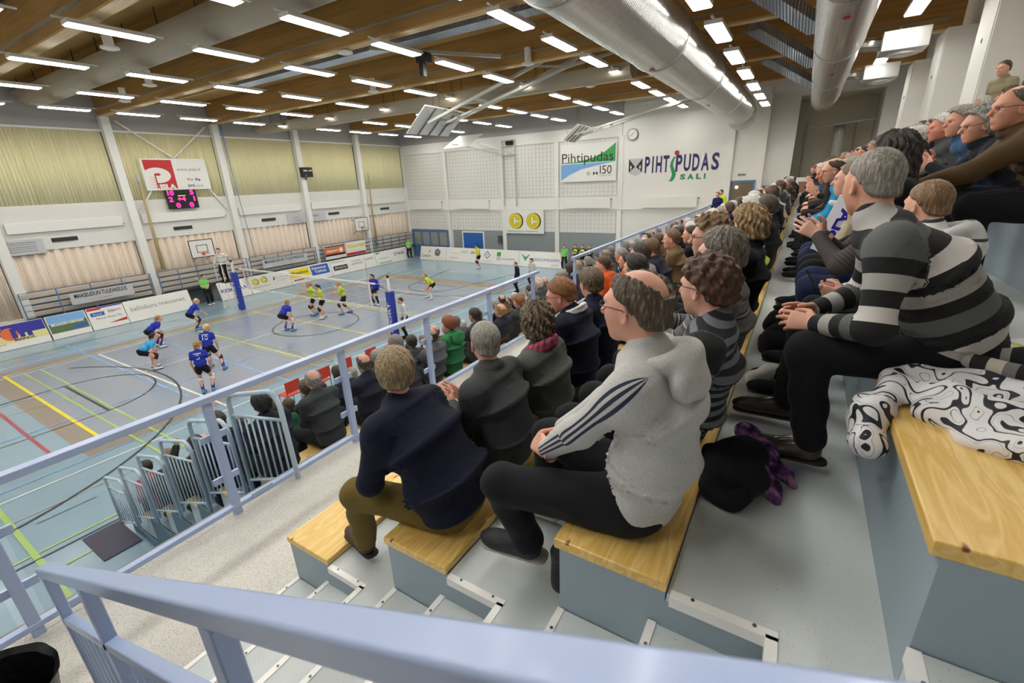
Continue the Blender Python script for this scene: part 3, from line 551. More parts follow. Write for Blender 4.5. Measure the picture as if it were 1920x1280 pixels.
def lbanner(y0,y1,z0,z1,lab,fn,base=11,x=-5.1,name='wall_banner'):
    m=M(); m.box((x-.01,y0,z0),(x,y1,z1),base); fn(m,Vector((x,y0,z0)),U,V,y1-y0,z1-z0); tag(m.build(name,AM),lab,'banner')
def f_lukio(m,O,U,V,w,h): T(m,'PIHTIPUTAAN',O,U,V,1.3,.3,1.0,.14,4,bold=.01); T(m,'LUKIO',O,U,V,1.3,.1,.5,.14,4); [m.rect(O,U,V,.35,.42-.09*k,.8+.07*k,.44-.09*k,6) for k in range(5)]
lbanner(15.2,18.1,3.72,4.35,'grey wall banner reading PIHTIPUTAAN LUKIO',lambda m,O,U,V,w,h:f_lukio(m,O,U,V,w,h))
lbanner(.6,3.45,3.62,4.24,'grey wall banner with small black lines of text at the left edge',lambda m,O,U,V,w,h:[T(m,s,O,U,V,1.7,.48-.09*k,.9,.06,4) for k,s in enumerate(('Tietotekniikka','Kirjanpitopalvelut','Koulutukset','Maatilayritykset','Kiinteistot'))])
t=thing('wall_speaker','square black speaker on the column past the scoreboard','speaker',(-4.7,16.75,6.5)); M().box((-4.85,16.5,6.55),(-4.55,17.25,7.15)).build('case',BLACKP,t,bevel=.02); M().box((-4.54,16.58,6.9),(-4.535,16.85,6.98)).box((-4.54,16.95,6.9),(-4.535,17.2,6.98)).box((-4.54,16.7,6.6),(-4.535,16.76,6.66)).build('light_marking',LGR,t); M().tube([(-4.85,16.85,6.4),(-4.7,16.85,6.55)],.04,8).build('bracket',SCREW,t)
def hoopboard(yc,lab,zc=2.98):
    t=thing('basketball_board',lab,'basketball hoop',(-4.7,yc,2.5)); x=-4.55
    m=M(); m.box((x,yc-.62,zc-.48),(x+.03,yc+.62,zc+.48)); m.build('backboard',WHITE2,t)
    m=M()
    for a,b,c,d in ((-.62,-.48,.62,-.44),(-.62,.44,.62,.48),(-.62,-.48,-.58,.48),(.58,-.48,.62,.48),(-.28,-.2,.28,-.17),(-.28,.17,.28,.2),(-.28,-.2,-.25,.2),(.25,-.2,.28,.2)): m.box((x+.03,yc+a,zc+b),(x+.036,yc+c,zc+d))
    m.build('black_border',BLK,t)
    m=M(); m.tube([(x+.28+.2*math.cos(a),yc+.2*math.sin(a),zc-.24) for a in [k*math.pi/8 for k in range(17)]],.012,6); m.box((x+.03,yc-.07,zc-.34),(x+.08,yc+.07,zc-.22)); m.build('rim',mat('rim_orange',(222,88,52),.5),t)
    M().tube([(-5.15,yc-.35,zc-.7),(x,yc-.35,zc-.4)],.02,6).tube([(-5.15,yc+.35,zc-.7),(x,yc+.35,zc-.4)],.02,6).tube([(-5.15,yc-.35,zc+.3),(x,yc-.35,zc+.3)],.02,6).tube([(-5.15,yc+.35,zc+.3),(x,yc+.35,zc+.3)],.02,6).build('wall_bracket',SCREW,t)
hoopboard(9.45,'white basketball board with black border on the left wall below the scoreboard'); hoopboard(20.6,'smaller-looking basketball board on the left wall near the far corner',3.2)
# fences with folded bleachers behind
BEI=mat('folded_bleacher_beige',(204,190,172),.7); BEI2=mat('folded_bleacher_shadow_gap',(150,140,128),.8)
for k,(a,b,n) in enumerate(((1.95,6.75,'nearest bay'),(7.1,11.7,'bay behind the far net post'),(11.9,16.45,'bay behind the white banner'),(16.9,21.5,'bay with the orange and yellow signs'),(21.7,26.0,'far corner bay'))):
    t=thing('folded_bleacher','folded beige bleacher behind the blue fence, %s'%n,'bleacher',(-4.95,(a+b)/2,.98),'folded bleachers on the left')
    m=M()
    for j in range(4): m.box((-5.12,a,1.0+.27*j),(-4.9+.02*j,b,1.2+.27*j),0)
    m.build('seat_boards',BEI,t,bevel=.02); M().box((-5.14,a,.98),(-5.1,b,2.05)).build('shade_backing',BEI2,t)  # sheet behind the boards in darkened beige paints the shade between them
    t=thing('blue_fence','thin blue tube fence before the bleacher, %s'%n,'fence',(-4.6,(a+b)/2,.95),'blue fences on the left')
    m=M()
    for z in (1.06,1.32,1.58,1.84,2.08): m.bar((-4.6,a,z),(-4.6,b,z),.025,.025)
    m.build('rails',BLUEF,t)
    for j in range(6 if k else 5): y=a+(b-a)*j/(5 if k else 4); M().box((-4.62,y-.02,.95),(-4.58,y+.02,2.1)).build('post',BLUEF,t)
    m=M(); m.box((-4.98,a,.9),(-4.5,b,.97)); tag(m.build('bleacher_base',mat('gap_shade',(48,46,44),.8)),'ledge painted dark as shade under the blue fence, %s'%n,'ledge')  # near-black colour puts the shade of the gap onto this ledge
def fb(y0,y1,z0,z1,lab,s,sub):
    m=M(); m.box((-4.57,y0,z0),(-4.56,y1,z1),11); O=Vector((-4.56,y0,z0)); T(m,s,O,U,V,.15,.26,y1-y0-.4,.2,4,bold=.02); T(m,sub,O,U,V,.6,.1,y1-y0-1.5,.06,6); tag(m.build('banner',AM),lab,'banner')
fb(3.5,5.9,1.25,1.75,'grey banner reading MAASEUDUN TULEVAISUUS on the nearest blue fence','MAASEUDUN TULEVAISUUS','Suomen 2. luetuin sanomalehti'); fb(12.6,15.7,1.3,1.82,'grey banner reading MAASEUDUN TULEVAISUUS on the fence past the net post','MAASEUDUN TULEVAISUUS','Suomen 2. luetuin sanomalehti')
m=M(); m.box((-4.57,17.1,1.1),(-4.55,18.85,2.0),0); O=Vector((-4.55,17.1,1.1)); m.rect(O,U,V,0,.3,1.72,.78,8); m.rect(O,U,V,0,.2,1.72,.34,4,.004); m.rect(O,U,V,0,.8,1.72,.88,4); T(m,'expert',O,U,V,.15,.42,.95,.22,0,bold=.03,off=.006); m.disc(O,U,V,1.35,.54,.17,0,.006); tag(m.build('fence_sign',AM),'orange sign reading expert on the blue fence','sign')
m=M(); m.box((-4.57,18.9,1.1),(-4.55,20.7,2.05),0); O=Vector((-4.55,18.9,1.1)); m.rect(O,U,V,0,.02,1.75,.2,3); T(m,'Halpa-Halli',O,U,V,.1,.45,1.6,.34,1,bold=.05); T(m,'www.halpahalli.fi',O,U,V,.4,.27,.9,.06,3); tag(m.build('fence_sign',AM),'white sign with yellow lettering and red foot on the blue fence','sign')
# gymnastic ropes / blue rope and tan mats on columns
t=thing('climbing_rope','rolled tan divider curtain hanging beside the column left of the scoreboard','rope',(-4.7,7.5,2.0)); M().tube([(-4.75,7.55,6.6),(-4.75,7.5,4),(-4.7,7.45,2.15)],[.04,.07,.09],10).build('roll',mat('tan_roll',(176,160,112),.8),t,smooth=True); M().tube([(-4.75,7.55,6.5),(-4.75,7.55,6.8)],.06,10).build('cap',LGR,t)
t=thing('climbing_rope','rolled tan divider curtain hanging in the far left bay','rope',(-4.7,22.0,2.0)); M().tube([(-4.75,22.1,6.6),(-4.75,22.0,4),(-4.7,22,1.4)],[.04,.07,.09],10).build('roll',MATS['tan_roll'],t,smooth=True); M().tube([(-4.75,22.1,6.5),(-4.75,22.1,6.8)],.06,10).build('cap',LGR,t)
tag(M().tube([(-4.7,12.05,9.4),(-4.7,12.1,7),(-4.65,12.2,4.5),(-4.6,12.3,2.0)],[.05,.03,.02,.02],8).build('blue_rope',mat('rope_blue',(130,156,206),.7),smooth=True),'thin pale blue rope hanging beside the column right of the scoreboard','rope')
# far wall signs
U=Vector((1,0,0)); V=Vector((0,0,1))
m=M(); m.box((9.2,26.04,5.55),(13.02,26.05,7.82),0); O=Vector((9.2,26.04,5.55)); m.rect(O,U,V,.05,1.14,3.75,1.2,5); m.shape(O,U,V,[(1.2,1.2),(2.4,1.45),(3.1,1.75),(3.75,2.2),(3.75,1.2)],5,.004); m.shape(O,U,V,[(.05,1.08),(3.75,1.12),(2.6,.95),(1.5,.75),(.7,.45),(.05,.1)],10,.004)
T(m,'Pihtipudas',O,U,V,.12,1.02,3.5,.72,4,off=.007); T(m,'I50',O,U,V,2.75,.42,.78,.5,4); T(m,'VUOTTA',O,U,V,2.72,.28,.8,.09,6); m.shape(O,U,V,[(2.3,.35),(2.3,.6),(2.45,.48)],4); m.shape(O,U,V,[(2.6,.35),(2.6,.6),(2.45,.48)],4); m.disc(O,U,V,1.98,.48,.13,11)
tag(m.build('wall_banner',AM),'white banner with green and blue swoosh reading Pihtipudas 150','banner')
t=thing('wall_lettering','large blue PIHTIPUDAS and green SALI letters with a shield on the far wall','sign',(16.4,26.12,5.4)); O=Vector((13.77,26.13,5.4))
NVY=mat('letter_navy',(44,40,100),.5); LG=mat('letter_green',(40,146,88),.5); LR=mat('letter_red',(190,30,34),.5)
z0=.5
for s,x,w_ in (('P',1.0,.3),('I',1.43,.09),('H',1.66,.34),('T',2.08,.34)): m=M(); T(m,s,O,U,V,x,z0,w_,.92,0,bold=.03); m.build('navy_letter',NVY,t)
for s,x,w_ in (('P',2.8,.36),('U',3.24,.38),('D',3.72,.38),('A',4.2,.42),('S',4.74,.4)): m=M(); T(m,s,O,U,V,x,z0,w_,.92,0,bold=.03); m.build('navy_letter',NVY,t)
m=M(); c=[(2.73,1.33),(2.6,1.1),(2.56,.85),(2.66,.6),(2.74,.35),(2.66,.1),(2.55,-.02)]
for k in range(6):
    a,b=c[k],c[k+1]; w0=.05+.02*min(k,3); w1=.05+.02*min(k+1,3); m.shape(O,U,V,[(a[0]-w0,a[1]),(b[0]-w1,b[1]),(b[0]+w1,b[1]),(a[0]+w0,a[1])],0,.005)
m.build('green_swoosh',LG,t); [(lambda q:(T(q,s_,O,U,V,x_,.05,w_,.3,0,bold=.05),q.build('green_letter',LG,t)))(M()) for s_,x_,w_ in (('S',3.1,.3),('A',3.5,.36),('L',3.98,.28),('I',4.4,.09))]; m=M(); m.disc(O,U,V,2.82,1.53,.13,0); m.build('red_dot',LR,t)
m=M(); m.shape(O,U,V,[(0,1.35),(.86,1.35),(.86,.75),(.75,.5),(.43,.36),(.11,.5),(0,.75)],1,.003); m.shape(O,U,V,[(.02,1.33),(.4,.88),(.02,.55)],0,.006); m.shape(O,U,V,[(.84,1.33),(.46,.88),(.84,.55)],0,.006)
for cx in (.15,.71): m.shape(O,U,V,[(cx-.07,.82),(cx,1.0),(cx+.07,.82)],2,.009); m.rect(O,U,V,cx-.02,.68,cx+.02,.85,2,.009)
m.build('shield',[BLK,mat('shield_grey',(190,192,190),.5),WHITE2],t)
m=M(); m.box((4.75,26.0,2.15),(7.9,26.05,3.8),0); O=Vector((4.75,26.0,2.15)); rings(m,O,U,V,.85,.88,.55); rings(m,O,U,V,2.3,.88,.55); T(m,'Niemenharjun Rakennus',O,U,V,.15,.08,2.5,.14,4); tag(m.build('wall_sign',AM),'square white sign with two big gold coin discs on the far wall','sign')
t=thing('wall_clock','round wall clock left of the big blue lettering','clock',(13.96,26.1,7.75)); q=M(); q.tube([(13.96,26.12,8.1),(13.96,26.02,8.1)],.33,32); q.build('rim',SCREW,t); q=M(); q.tube([(13.96,26.02,8.1),(13.96,26.01,8.1)],.29,32); f_=q.build('face',WHITE2,t); q=M(); q.bar((13.96,26.0,8.1),(14.08,26.0,8.26),.02,.005,(0,1,0)); q.bar((13.96,26.0,8.1),(13.76,26.0,8.0),.02,.005,(0,1,0)); q.build('hands',BLK,t); q=M()
for k in range(12): a=k*math.pi/6; q.bar((13.96+.24*math.sin(a),26.0,8.1+.24*math.cos(a)),(13.96+.28*math.sin(a),26.0,8.1+.28*math.cos(a)),.015,.004,(0,1,0))
q.build('hour_marks',BLK,t)
for x0,x1,n in ((-4.4,-1.25,'first'),(.15,3.3,'second'),(9.5,12.7,'third, under the Pihtipudas banner'),(14.75,17.95,'fourth, under the blue lettering')):
    m=M(); m.box((x0,26.0,3.88),(x1,26.1,4.52)); m.box((x1,26.02,4.4),(x1+.12,26.08,4.45),1); tag(m.build('radiator',[WHITE2,SCREW],bevel=.015),'flat white radiator on the far wall, %s from the left'%n,'radiator','far wall radiators')
m=M(); m.box((4.0,25.95,1.4),(4.3,26.1,1.95)); tag(m.build('wall_box',mat('dark_grey_box',(78,80,82),.5),bevel=.02),'small dark grey box on the far wall beside the coin sign','box')
# basketball frames
HM=mat('hoop_frame_grey',(190,190,182),.45,metal=.3)
def bigframe(lab,A,B,Cc,D,hinge,junc,far,w=.08):
    """A,B lower board corners, Cc,D upper; arms run from the board back to the hinge under the roof"""
    A,B,Cc,D=[Vector(v) for v in (A,B,Cc,D)]; c=(A+B+Cc+D)/4; t=thing('folding_basketball_frame',lab,'basketball hoop',tuple(c),'ceiling-folded basketball frames')
    r=(D-A).normalized(); y=(B-A).normalized(); n=r.cross(y).normalized(); n=n if n.x>0 else -n
    m=M(); p=[A,B,Cc,D]; v=[q-n*.02 for q in p]+[q+n*.02 for q in p]
    for f in ((0,1,2,3),(7,6,5,4),(0,4,5,1),(1,5,6,2),(2,6,7,3),(3,7,4,0)): m.poly([v[k] for k in f])
    m.build('backboard',WHITE2,t)
    for k,f in enumerate((.25,.5,.75)): M().bar(A.lerp(B,f)+n*.05,D.lerp(Cc,f)+n*.05,.05,.04,tuple(n)).build('back_stiffener',mat('stiffener_grey',(110,108,104),.5),t)
    m=M(); cc=c-n*.3-r*.35; m.tube([cc+y*.22*math.cos(k*math.pi/8)+n*.22*math.sin(k*math.pi/8) for k in range(17)],.014,6); m.build('rim',MATS['rim_orange'],t)
    H=Vector(hinge); Jn=Vector(junc); F=Vector(far); hw=(B-A).length*.28; Y=Vector((0,1,0))
    s0=c+n*.1
    for sg in (-1,1):
        M().bar(s0+Y*hw*sg,H+Y*hw*sg,w,w).build('main_arm',HM,t)
    M().bar(s0-r*.2+(Jn-s0)*.06,Jn,w*.9,w*.8).build('lower_arm',HM,t); M().bar(s0+Y*hw+(Jn-s0)*.1,Jn,w*.7,w*.7).build('lower_arm',HM,t)
    M().bar(Jn,F,w*.9,w*.8).build('rear_arm',HM,t); M().bar(Jn,H-Y*hw,w*.7,w*.6).build('rear_strut',HM,t); M().bar(Jn,s0.lerp(H,.62)-Y*hw,w*.6,w*.6).build('strut',HM,t)
    for q in (.05,.13,.21,.29): m=M(); a=s0.lerp(H,q); M().bar(a-Y*hw,a+Y*hw,w,w*.8).build('cross_bar',HM,t)
    for sg in (-.3,.3): M().tube([s0+Y*sg,Vector((s0.x,s0.y,10.55))],.008,5).build('hanging_cable',BLACKP,t)
bigframe('grey folding basketball frame swung up under the ceiling, nearest one',(8.75,12.3,7.81),(9.25,14.4,7.78),(10.4,14.3,8.6),(9.9,12.3,8.74),(17.6,13.35,10.3),(15.61,13.35,9.42),(18.7,13.35,9.75),.1)
bigframe('farther grey folding basketball frame swung up near the clock',(11.28,22,7.82),(11.5,23.3,7.74),(12.4,23.3,8.45),(12.17,22,8.55),(18.5,22.7,9.3),(16.1,22.7,8.8),(19.0,22.7,9.6),.08)
t=thing('wall_basketball_frame','wall-mounted swing-out basketball hoop with bright white board on the far wall','basketball hoop',(5.2,26.1,4.0))
m=M()
for x in (4.7,5.72): m.bar((x,26.02,4.05),(x,26.02,8.45),.06,.08)
m.bar((4.7,26.02,8.42),(5.72,26.02,8.42),.06,.08); m.bar((4.7,26.02,7.5),(5.72,26.02,7.5),.06,.06); m.bar((4.72,26,7.5),(3.2,23.5,8.15),.06,.06); m.bar((5.7,26,7.5),(4.4,23.5,8.25),.06,.06); m.build('frame_bars',HM,t)
m=M(); q=[(1.7,23.3,7.95),(2.55,23.3,8.72),(4.6,23.3,8.72),(3.85,23.3,7.95)]
v=[Vector((1.95,22.9,8.0)),Vector((3.95,22.9,8.0)),Vector((4.6,23.9,8.75)),Vector((2.6,23.9,8.75))]; m.poly(v); m.poly([p+Vector((0,.03,.05)) for p in v][::-1]); m.build('backboard',mat('lit_white_board',(246,244,240),.4),t)
m=M(); c=Vector((3.1,23.0,8.12)); m.tube([c+Vector((.2*math.cos(k*math.pi/8),-.2+.2*math.sin(k*math.pi/8),.05)) for k in range(17)],.014,6); m.build('rim',MATS['rim_orange'],t); M().tube([(5.1,25.95,8.25),(5.6,25.95,8.25)],.14,12).build('winch',BLACKP,t); M().tube([(3.2,23.3,8.5),(3.2,23.3,10.4)],.012,5).build('hanging_cable',WHITE2,t)
t=thing('ceiling_winch','dark hoist motor on a grey steel beam between the ceiling lights','hoist',(13.2,9.0,9.0)); M().bar((11.7,8.0,9.6),(14.6,10.6,9.4),.09,.09).build('beam_bar',HM,t); M().box((12.75,8.8,9.2),(13.1,9.1,9.45)).box((12.8,8.85,8.85),(12.95,9.0,9.2)).build('motor',BLACKP,t)
# volleyball umpire stand
t=thing('umpire_stand','white umpire platform by the far net post','umpire stand',(-1.75,9,0)); m=M()
for a in (-2.1,-1.4):
    for b in (8.7,9.3): m.tube([(a,b,0),(a,b,2.42)],.02,6)
m.build('frame_tubes',WHITE2,t); M().box((-2.15,8.65,1.45),(-1.35,9.35,1.5)).build('platform',BLACKP,t); M().tube([(-2.1,8.7,2.42),(-1.4,8.7,2.42),(-1.4,9.3,2.42),(-2.1,9.3,2.42)],.025,6).build('guard_bar',WHITE2,t)
# red chairs by the team bench
def red_chair(x,y,lab,first=None):
    t=thing('plastic_chair',lab,'chair',(x,y,0),'red plastic chairs by the court'); R_=mat('red_plastic',(214,62,36),.35)
    M().box((x-.22,y-.22,.43),(x+.2,y+.22,.46)).build('seat',R_,t,bevel=.01); M().box((x+.2,y-.22,.55),(x+.23,y+.22,.88)).build('backrest',R_,t,bevel=.01)
    for a in (-.2,.2):
        for b in (-.2,.2): M().tube([(x+a,y+b,0),(x+a,y+b,.44 if a<0 else .85)],.012,6).build('leg',SCREW,t)
for k,(x,y) in enumerate(((11.7,3.4),(11.7,4.4),(11.7,5.2),(11.7,6.2),(11.7,7.2))): red_chair(x,y,'red plastic chair on the floor by the court edge, %s from the camera'%ORD[k])
# bin
t=thing('waste_bin','waste bin lined with a crinkled black bag at the bottom left corner','bin',(20.62,-3.1,SL)); rnd=random.Random(4); m=M(); n=72; prof=[(.15,0),(.19,.5),(.215,.62),(.235,.645),(.225,.62),(.2,.5),(.17,.1)]
cx,cy=20.62,-3.1
ang=[2*math.pi*k/n for k in range(n)]
for j in range(len(prof)-1):
    for k in range(n):
        q=[]
        for (jj,kk) in ((j,k),(j,(k+1)%n),(j+1,(k+1)%n),(j+1,k)):
            r,z=prof[jj]; rr=r*1.08+.003*math.sin(kk*7*2*math.pi/n+jj*2)+.002*math.sin(kk*13*2*math.pi/n); q.append((cx+rr*math.cos(ang[kk]),cy+rr*math.sin(ang[kk]),SL+z))
        m.poly(q)
m.build('bag',mat('black_bin_bag',(18,18,20),.3,bump=.4,bscale=22),t,smooth=True)
# ================================================================ FIGURES: signed-distance bodies meshed with surface nets
def V3(*a): return np.array(a,dtype=float)
class SDF:
    def __init__(s,lo,hi,h):
        s.h=h; s.lo=np.array(lo,float)-3*h; s.n=np.ceil((np.array(hi,float)+3*h-s.lo)/h).astype(int)+1
        s.ax=[s.lo[k]+h*np.arange(s.n[k]) for k in range(3)]; s.d=np.full(tuple(s.n),1.0,np.float32)
    def win(s,lo,hi,pad):
        sl=[]
        for k in range(3):
            a=max(0,int((lo[k]-pad-s.lo[k])/s.h)); b=min(s.n[k],int((hi[k]+pad-s.lo[k])/s.h)+2); sl.append(slice(a,b))
        X=s.ax[0][sl[0]][:,None,None];Y=s.ax[1][sl[1]][None,:,None];Z=s.ax[2][sl[2]][None,None,:]
        return tuple(sl),X,Y,Z
    def put(s,fn,lo,hi,k=.02,op='add'):
        sl,X,Y,Z=s.win(lo,hi,k+s.h*3+.03)
        if any(q.stop<=q.start for q in sl): return
        v=fn(X,Y,Z).astype(np.float32); d=s.d[sl]
        if op=='add':
            if k>0: h=np.maximum(k-np.abs(d-v),0)/k; s.d[sl]=np.minimum(d,v)-h*h*k*.25
            else: s.d[sl]=np.minimum(d,v)
        elif op=='sub':
            v=-v; h=np.maximum(k-np.abs(d-v),0)/max(k,1e-6); s.d[sl]=np.maximum(d,v)+h*h*k*.25
    def rc(s,a,b,ra,rb,k=.02,op='add'):
        a=np.array(a,float);b=np.array(b,float);ab=b-a;L=max(ab@ab,1e-9);r=max(ra,rb)
        def fn(X,Y,Z):
            x=X-a[0];y=Y-a[1];z=Z-a[2]; t=np.clip((x*ab[0]+y*ab[1]+z*ab[2])/L,0,1)
            return np.sqrt((x-t*ab[0])**2+(y-t*ab[1])**2+(z-t*ab[2])**2)-(ra+(rb-ra)*t)
        s.put(fn,np.minimum(a,b)-r,np.maximum(a,b)+r,k,op)
    def ell(s,c,r,A=None,k=.02,op='add'):
        c=np.array(c,float);r=np.array(r,float);A=np.eye(3) if A is None else np.array(A,float)
        def fn(X,Y,Z):
            x=X-c[0];y=Y-c[1];z=Z-c[2]; q=[x*A[i][0]+y*A[i][1]+z*A[i][2] for i in range(3)]
            k0=np.sqrt(sum((q[i]/r[i])**2 for i in range(3)))+1e-6; k1=np.sqrt(sum((q[i]/r[i]**2)**2 for i in range(3)))+1e-6
            return k0*(k0-1)/k1
        m=r.max(); s.put(fn,c-m,c+m,k,op)
    def loft(s,a,b,wa,da,wb,db,lat,k=.04,cap=.05,e=2.4):
        # segment with elliptical section: half width w along lat, half depth d across
        a=np.array(a,float);b=np.array(b,float);ab=b-a;Ln=np.linalg.norm(ab);u=ab/Ln;lat=np.array(lat,float);lat=lat-u*(lat@u);lat/=np.linalg.norm(lat);dp=np.cross(u,lat)
        def fn(X,Y,Z):
            x=X-a[0];y=Y-a[1];z=Z-a[2]; t=x*u[0]+y*u[1]+z*u[2]; tc=np.clip(t/Ln,0,1); st=t-tc*Ln
            l=np.abs(x*lat[0]+y*lat[1]+z*lat[2]); q=np.abs(x*dp[0]+y*dp[1]+z*dp[2]); w=wa+(wb-wa)*tc; d=da+(db-da)*tc
            return (((l/w)**e+(q/d)**e+(np.abs(st)/cap)**e)**(1/e)-1)*np.minimum(np.minimum(w,d),cap+np.where(np.abs(st)>0,0,1))
        r=max(wa,wb,da,db,cap); s.put(fn,np.minimum(a,b)-r,np.maximum(a,b)+r,k)
    def cut(s,fn): 
        X=s.ax[0][:,None,None];Y=s.ax[1][None,:,None];Z=s.ax[2][None,None,:]; s.d=np.maximum(s.d,fn(X,Y,Z).astype(np.float32))
    def wrinkle(s,amp,f,seed=0,dirv=(0,0,1),band=.04):
        X=s.ax[0][:,None,None];Y=s.ax[1][None,:,None];Z=s.ax[2][None,None,:]; rg=random.Random(seed); p=[rg.uniform(0,6.28) for _ in range(8)]
        wx=.03*np.sin(Y*9+p[0])+.03*np.sin(Z*7+p[1]); wz=.035*np.sin(X*8+p[2]+Y*5)+.02*np.sin(Y*13+p[3])
        n=np.sin((Z+wz)*f+p[4])*np.sin((X+wx)*f*.45+p[5])+.6*np.sin((Y+wx+Z*.6)*f*.8+p[6]); n=n*(np.abs(s.d)<band)
        s.d=s.d+(amp*n).astype(np.float32)
    def mesh(s):
        d=s.d; h=s.h; S=d<0
        c=S[:-1,:-1,:-1].astype(np.int8)
        for i,j,k in ((1,0,0),(0,1,0),(0,0,1),(1,1,0),(1,0,1),(0,1,1),(1,1,1)): c=c+S[i:S.shape[0]-1+i,j:S.shape[1]-1+j,k:S.shape[2]-1+k]
        act=(c>0)&(c<8); I=np.argwhere(act)
        if len(I)==0: return np.zeros((0,3)),[]
        idx=np.full(act.shape,-1,np.int32); idx[act]=np.arange(len(I))
        cor={}
        for q in ((0,0,0),(1,0,0),(0,1,0),(0,0,1),(1,1,0),(1,0,1),(0,1,1),(1,1,1)): cor[q]=d[I[:,0]+q[0],I[:,1]+q[1],I[:,2]+q[2]]
        acc=np.zeros((len(I),3)); cnt=np.zeros(len(I))
        K=list(cor)
        for a in K:
            for ax in range(3):
                if a[ax]==0:
                    b=list(a); b[ax]=1; b=tuple(b); va=cor[a];vb=cor[b]; m=(va<0)!=(vb<0); t=np.where(m,va/np.where(va-vb==0,1,va-vb),0)
                    p=np.array(a,float)[None,:].repeat(len(I),0); p[:,ax]+=t; acc+=p*m[:,None]; cnt+=m
        V=(I+acc/cnt[:,None])*h+s.lo
        F=[]
        for ax in range(3):
            u,v=[(1,2),(2,0),(0,1)][ax]
            sh=[slice(None)]*3; s1=list(sh); s1[ax]=slice(0,-1); s2=list(sh); s2[ax]=slice(1,None)
            A=S[tuple(s1)];B=S[tuple(s2)]; E=np.argwhere(A!=B)
            E=E[(E[:,u]>0)&(E[:,v]>0)&(E[:,u]<d.shape[u]-1)&(E[:,v]<d.shape[v]-1)]
            ins=A[E[:,0],E[:,1],E[:,2]]
            def g(du,dv): q=E.copy(); q[:,u]-=du; q[:,v]-=dv; return idx[q[:,0],q[:,1],q[:,2]]
            a,b,c_,e=g(1,1),g(0,1),g(0,0),g(1,0)
            Q=np.stack([a,b,c_,e],1); Q2=np.stack([e,c_,b,a],1); F.append(np.where(ins[:,None],Q,Q2))
        F=np.concatenate(F); return V,F[(F>=0).all(1)]
def mesh_obj(name,parts,mats,parent,attrs=None,matidx=None):
    """parts: list of (V,F,mi). joined into one mesh object in the parent's local frame"""
    vs=[];fs=[];ms=[];o=0
    for V,F,mi in parts:
        if len(V)==0: continue
        vs.append(V); fs.append(np.asarray(F)+o); ms.append(np.full(len(F),mi)); o+=len(V)
    V=np.concatenate(vs);F=np.concatenate(fs);mi=np.concatenate(ms)
    me=bpy.data.meshes.new(name); me.vertices.add(len(V)); me.vertices.foreach_set('co',V.ravel()); me.loops.add(F.size); me.loops.foreach_set('vertex_index',F.ravel().astype(np.int32))
    me.polygons.add(len(F)); me.polygons.foreach_set('loop_start',np.arange(0,F.size,4,dtype=np.int32)); me.polygons.foreach_set('loop_total',np.full(len(F),4,np.int32))
    me.polygons.foreach_set('use_smooth',[True]*len(F)); me.polygons.foreach_set('material_index',mi.astype(np.int32)); me.update(calc_edges=True)
    for m in (mats if isinstance(mats,(list,tuple)) else [mats]): me.materials.append(m)
    if attrs:
        for k,fn in attrs.items():
            a=me.attributes.new(k,'FLOAT','POINT'); a.data.foreach_set('value',fn(V).astype(np.float32))
    ob=bpy.data.objects.new(name,me); COL.objects.link(ob)
    if parent is not None: ob.parent=parent; ORG[ob.name]=ORG.get(parent.name,(0,0,0))
    return ob
def Rz(a): c,s=math.cos(a),math.sin(a); return np.array([[c,-s,0],[s,c,0],[0,0,1]])
def Ry(a): c,s=math.cos(a),math.sin(a); return np.array([[c,0,s],[0,1,0],[-s,0,c]])
def Rx(a): c,s=math.cos(a),math.sin(a); return np.array([[1,0,0],[0,c,-s],[0,s,c]])
def nrm(v): return v/np.linalg.norm(v)
def head_mesh(c,A,h,female=False,big=1.0):
    """c centre, A rows = head axes (fwd,left,up)"""
    P=lambda x,y,z:c+big*(A[0]*x+A[1]*y+A[2]*z)
    s=SDF(c-.17*big,c+.17*big,h)
    E=lambda p,r,k=.02,op='add',B=None: s.ell(P(*p),np.array(r)*big,A if B is None else B,k,op)
    E((-.012,0,.03),(.098,.077,.092)); E((.03,0,-.01),(.068,.064,.085),.03); E((.038,0,-.062),(.05,.05,.05),.035); E((.066,0,-.098),(.02,.024,.018),.03)
    for sg in (-1,1):
        E((.052,.036*sg,-.02),(.034,.026,.03),.02); E((-.002,.077*sg,-.012),(.017,.011,.032),.006,'add',np.array([A[0]*.95-A[1]*sg*.3,A[1]*.95+A[0]*sg*.3,A[2]]))
        E((-.0,.086*sg,-.01),(.009,.006,.02),.006,'sub'); E((.086,.031*sg,.008),(.018,.018,.012),.012,'sub')
    E((.083,0,.03),(.016,.05,.012),.02)
    s.rc(P(.092,0,.012),P(.116,0,-.022),.009*big,.014*big,.012); E((.088,0,-.058),(.014,.024,.008),.01); E((.086,0,-.07),(.013,.022,.008),.008); s.rc(P(.104,.02,-.0635),P(.104,-.02,-.0635),.0035*big,.0035*big,.004,'sub')
    s.rc(P(-.03,0,-.05),P(-.045,0,-.17),.05*big,.056*big,.03)
    out=[(*s.mesh(),0)]
    for sg in (-1,1):
        e=SDF(P(.073,.031*sg,.006)-.02,P(.073,.031*sg,.006)+.02,h*.8); e.ell(P(.072,.031*sg,.006),V3(.013,.013,.011)*big,A,0); out.append((*e.mesh(),1))
        e=SDF(P(.084,.031*sg,.006)-.01,P(.084,.031*sg,.006)+.01,h*.6); e.ell(P(.0825,.031*sg,.006),V3(.004,.006,.006)*big,A,0); out.append((*e.mesh(),2))
        b=SDF(P(.088,.034*sg,.024)-.03,P(.088,.034*sg,.024)+.03,h); b.rc(P(.093,.014*sg,.024),P(.076,.052*sg,.026),.0045*big,.003*big,0); out.append((*b.mesh(),3))
    return out
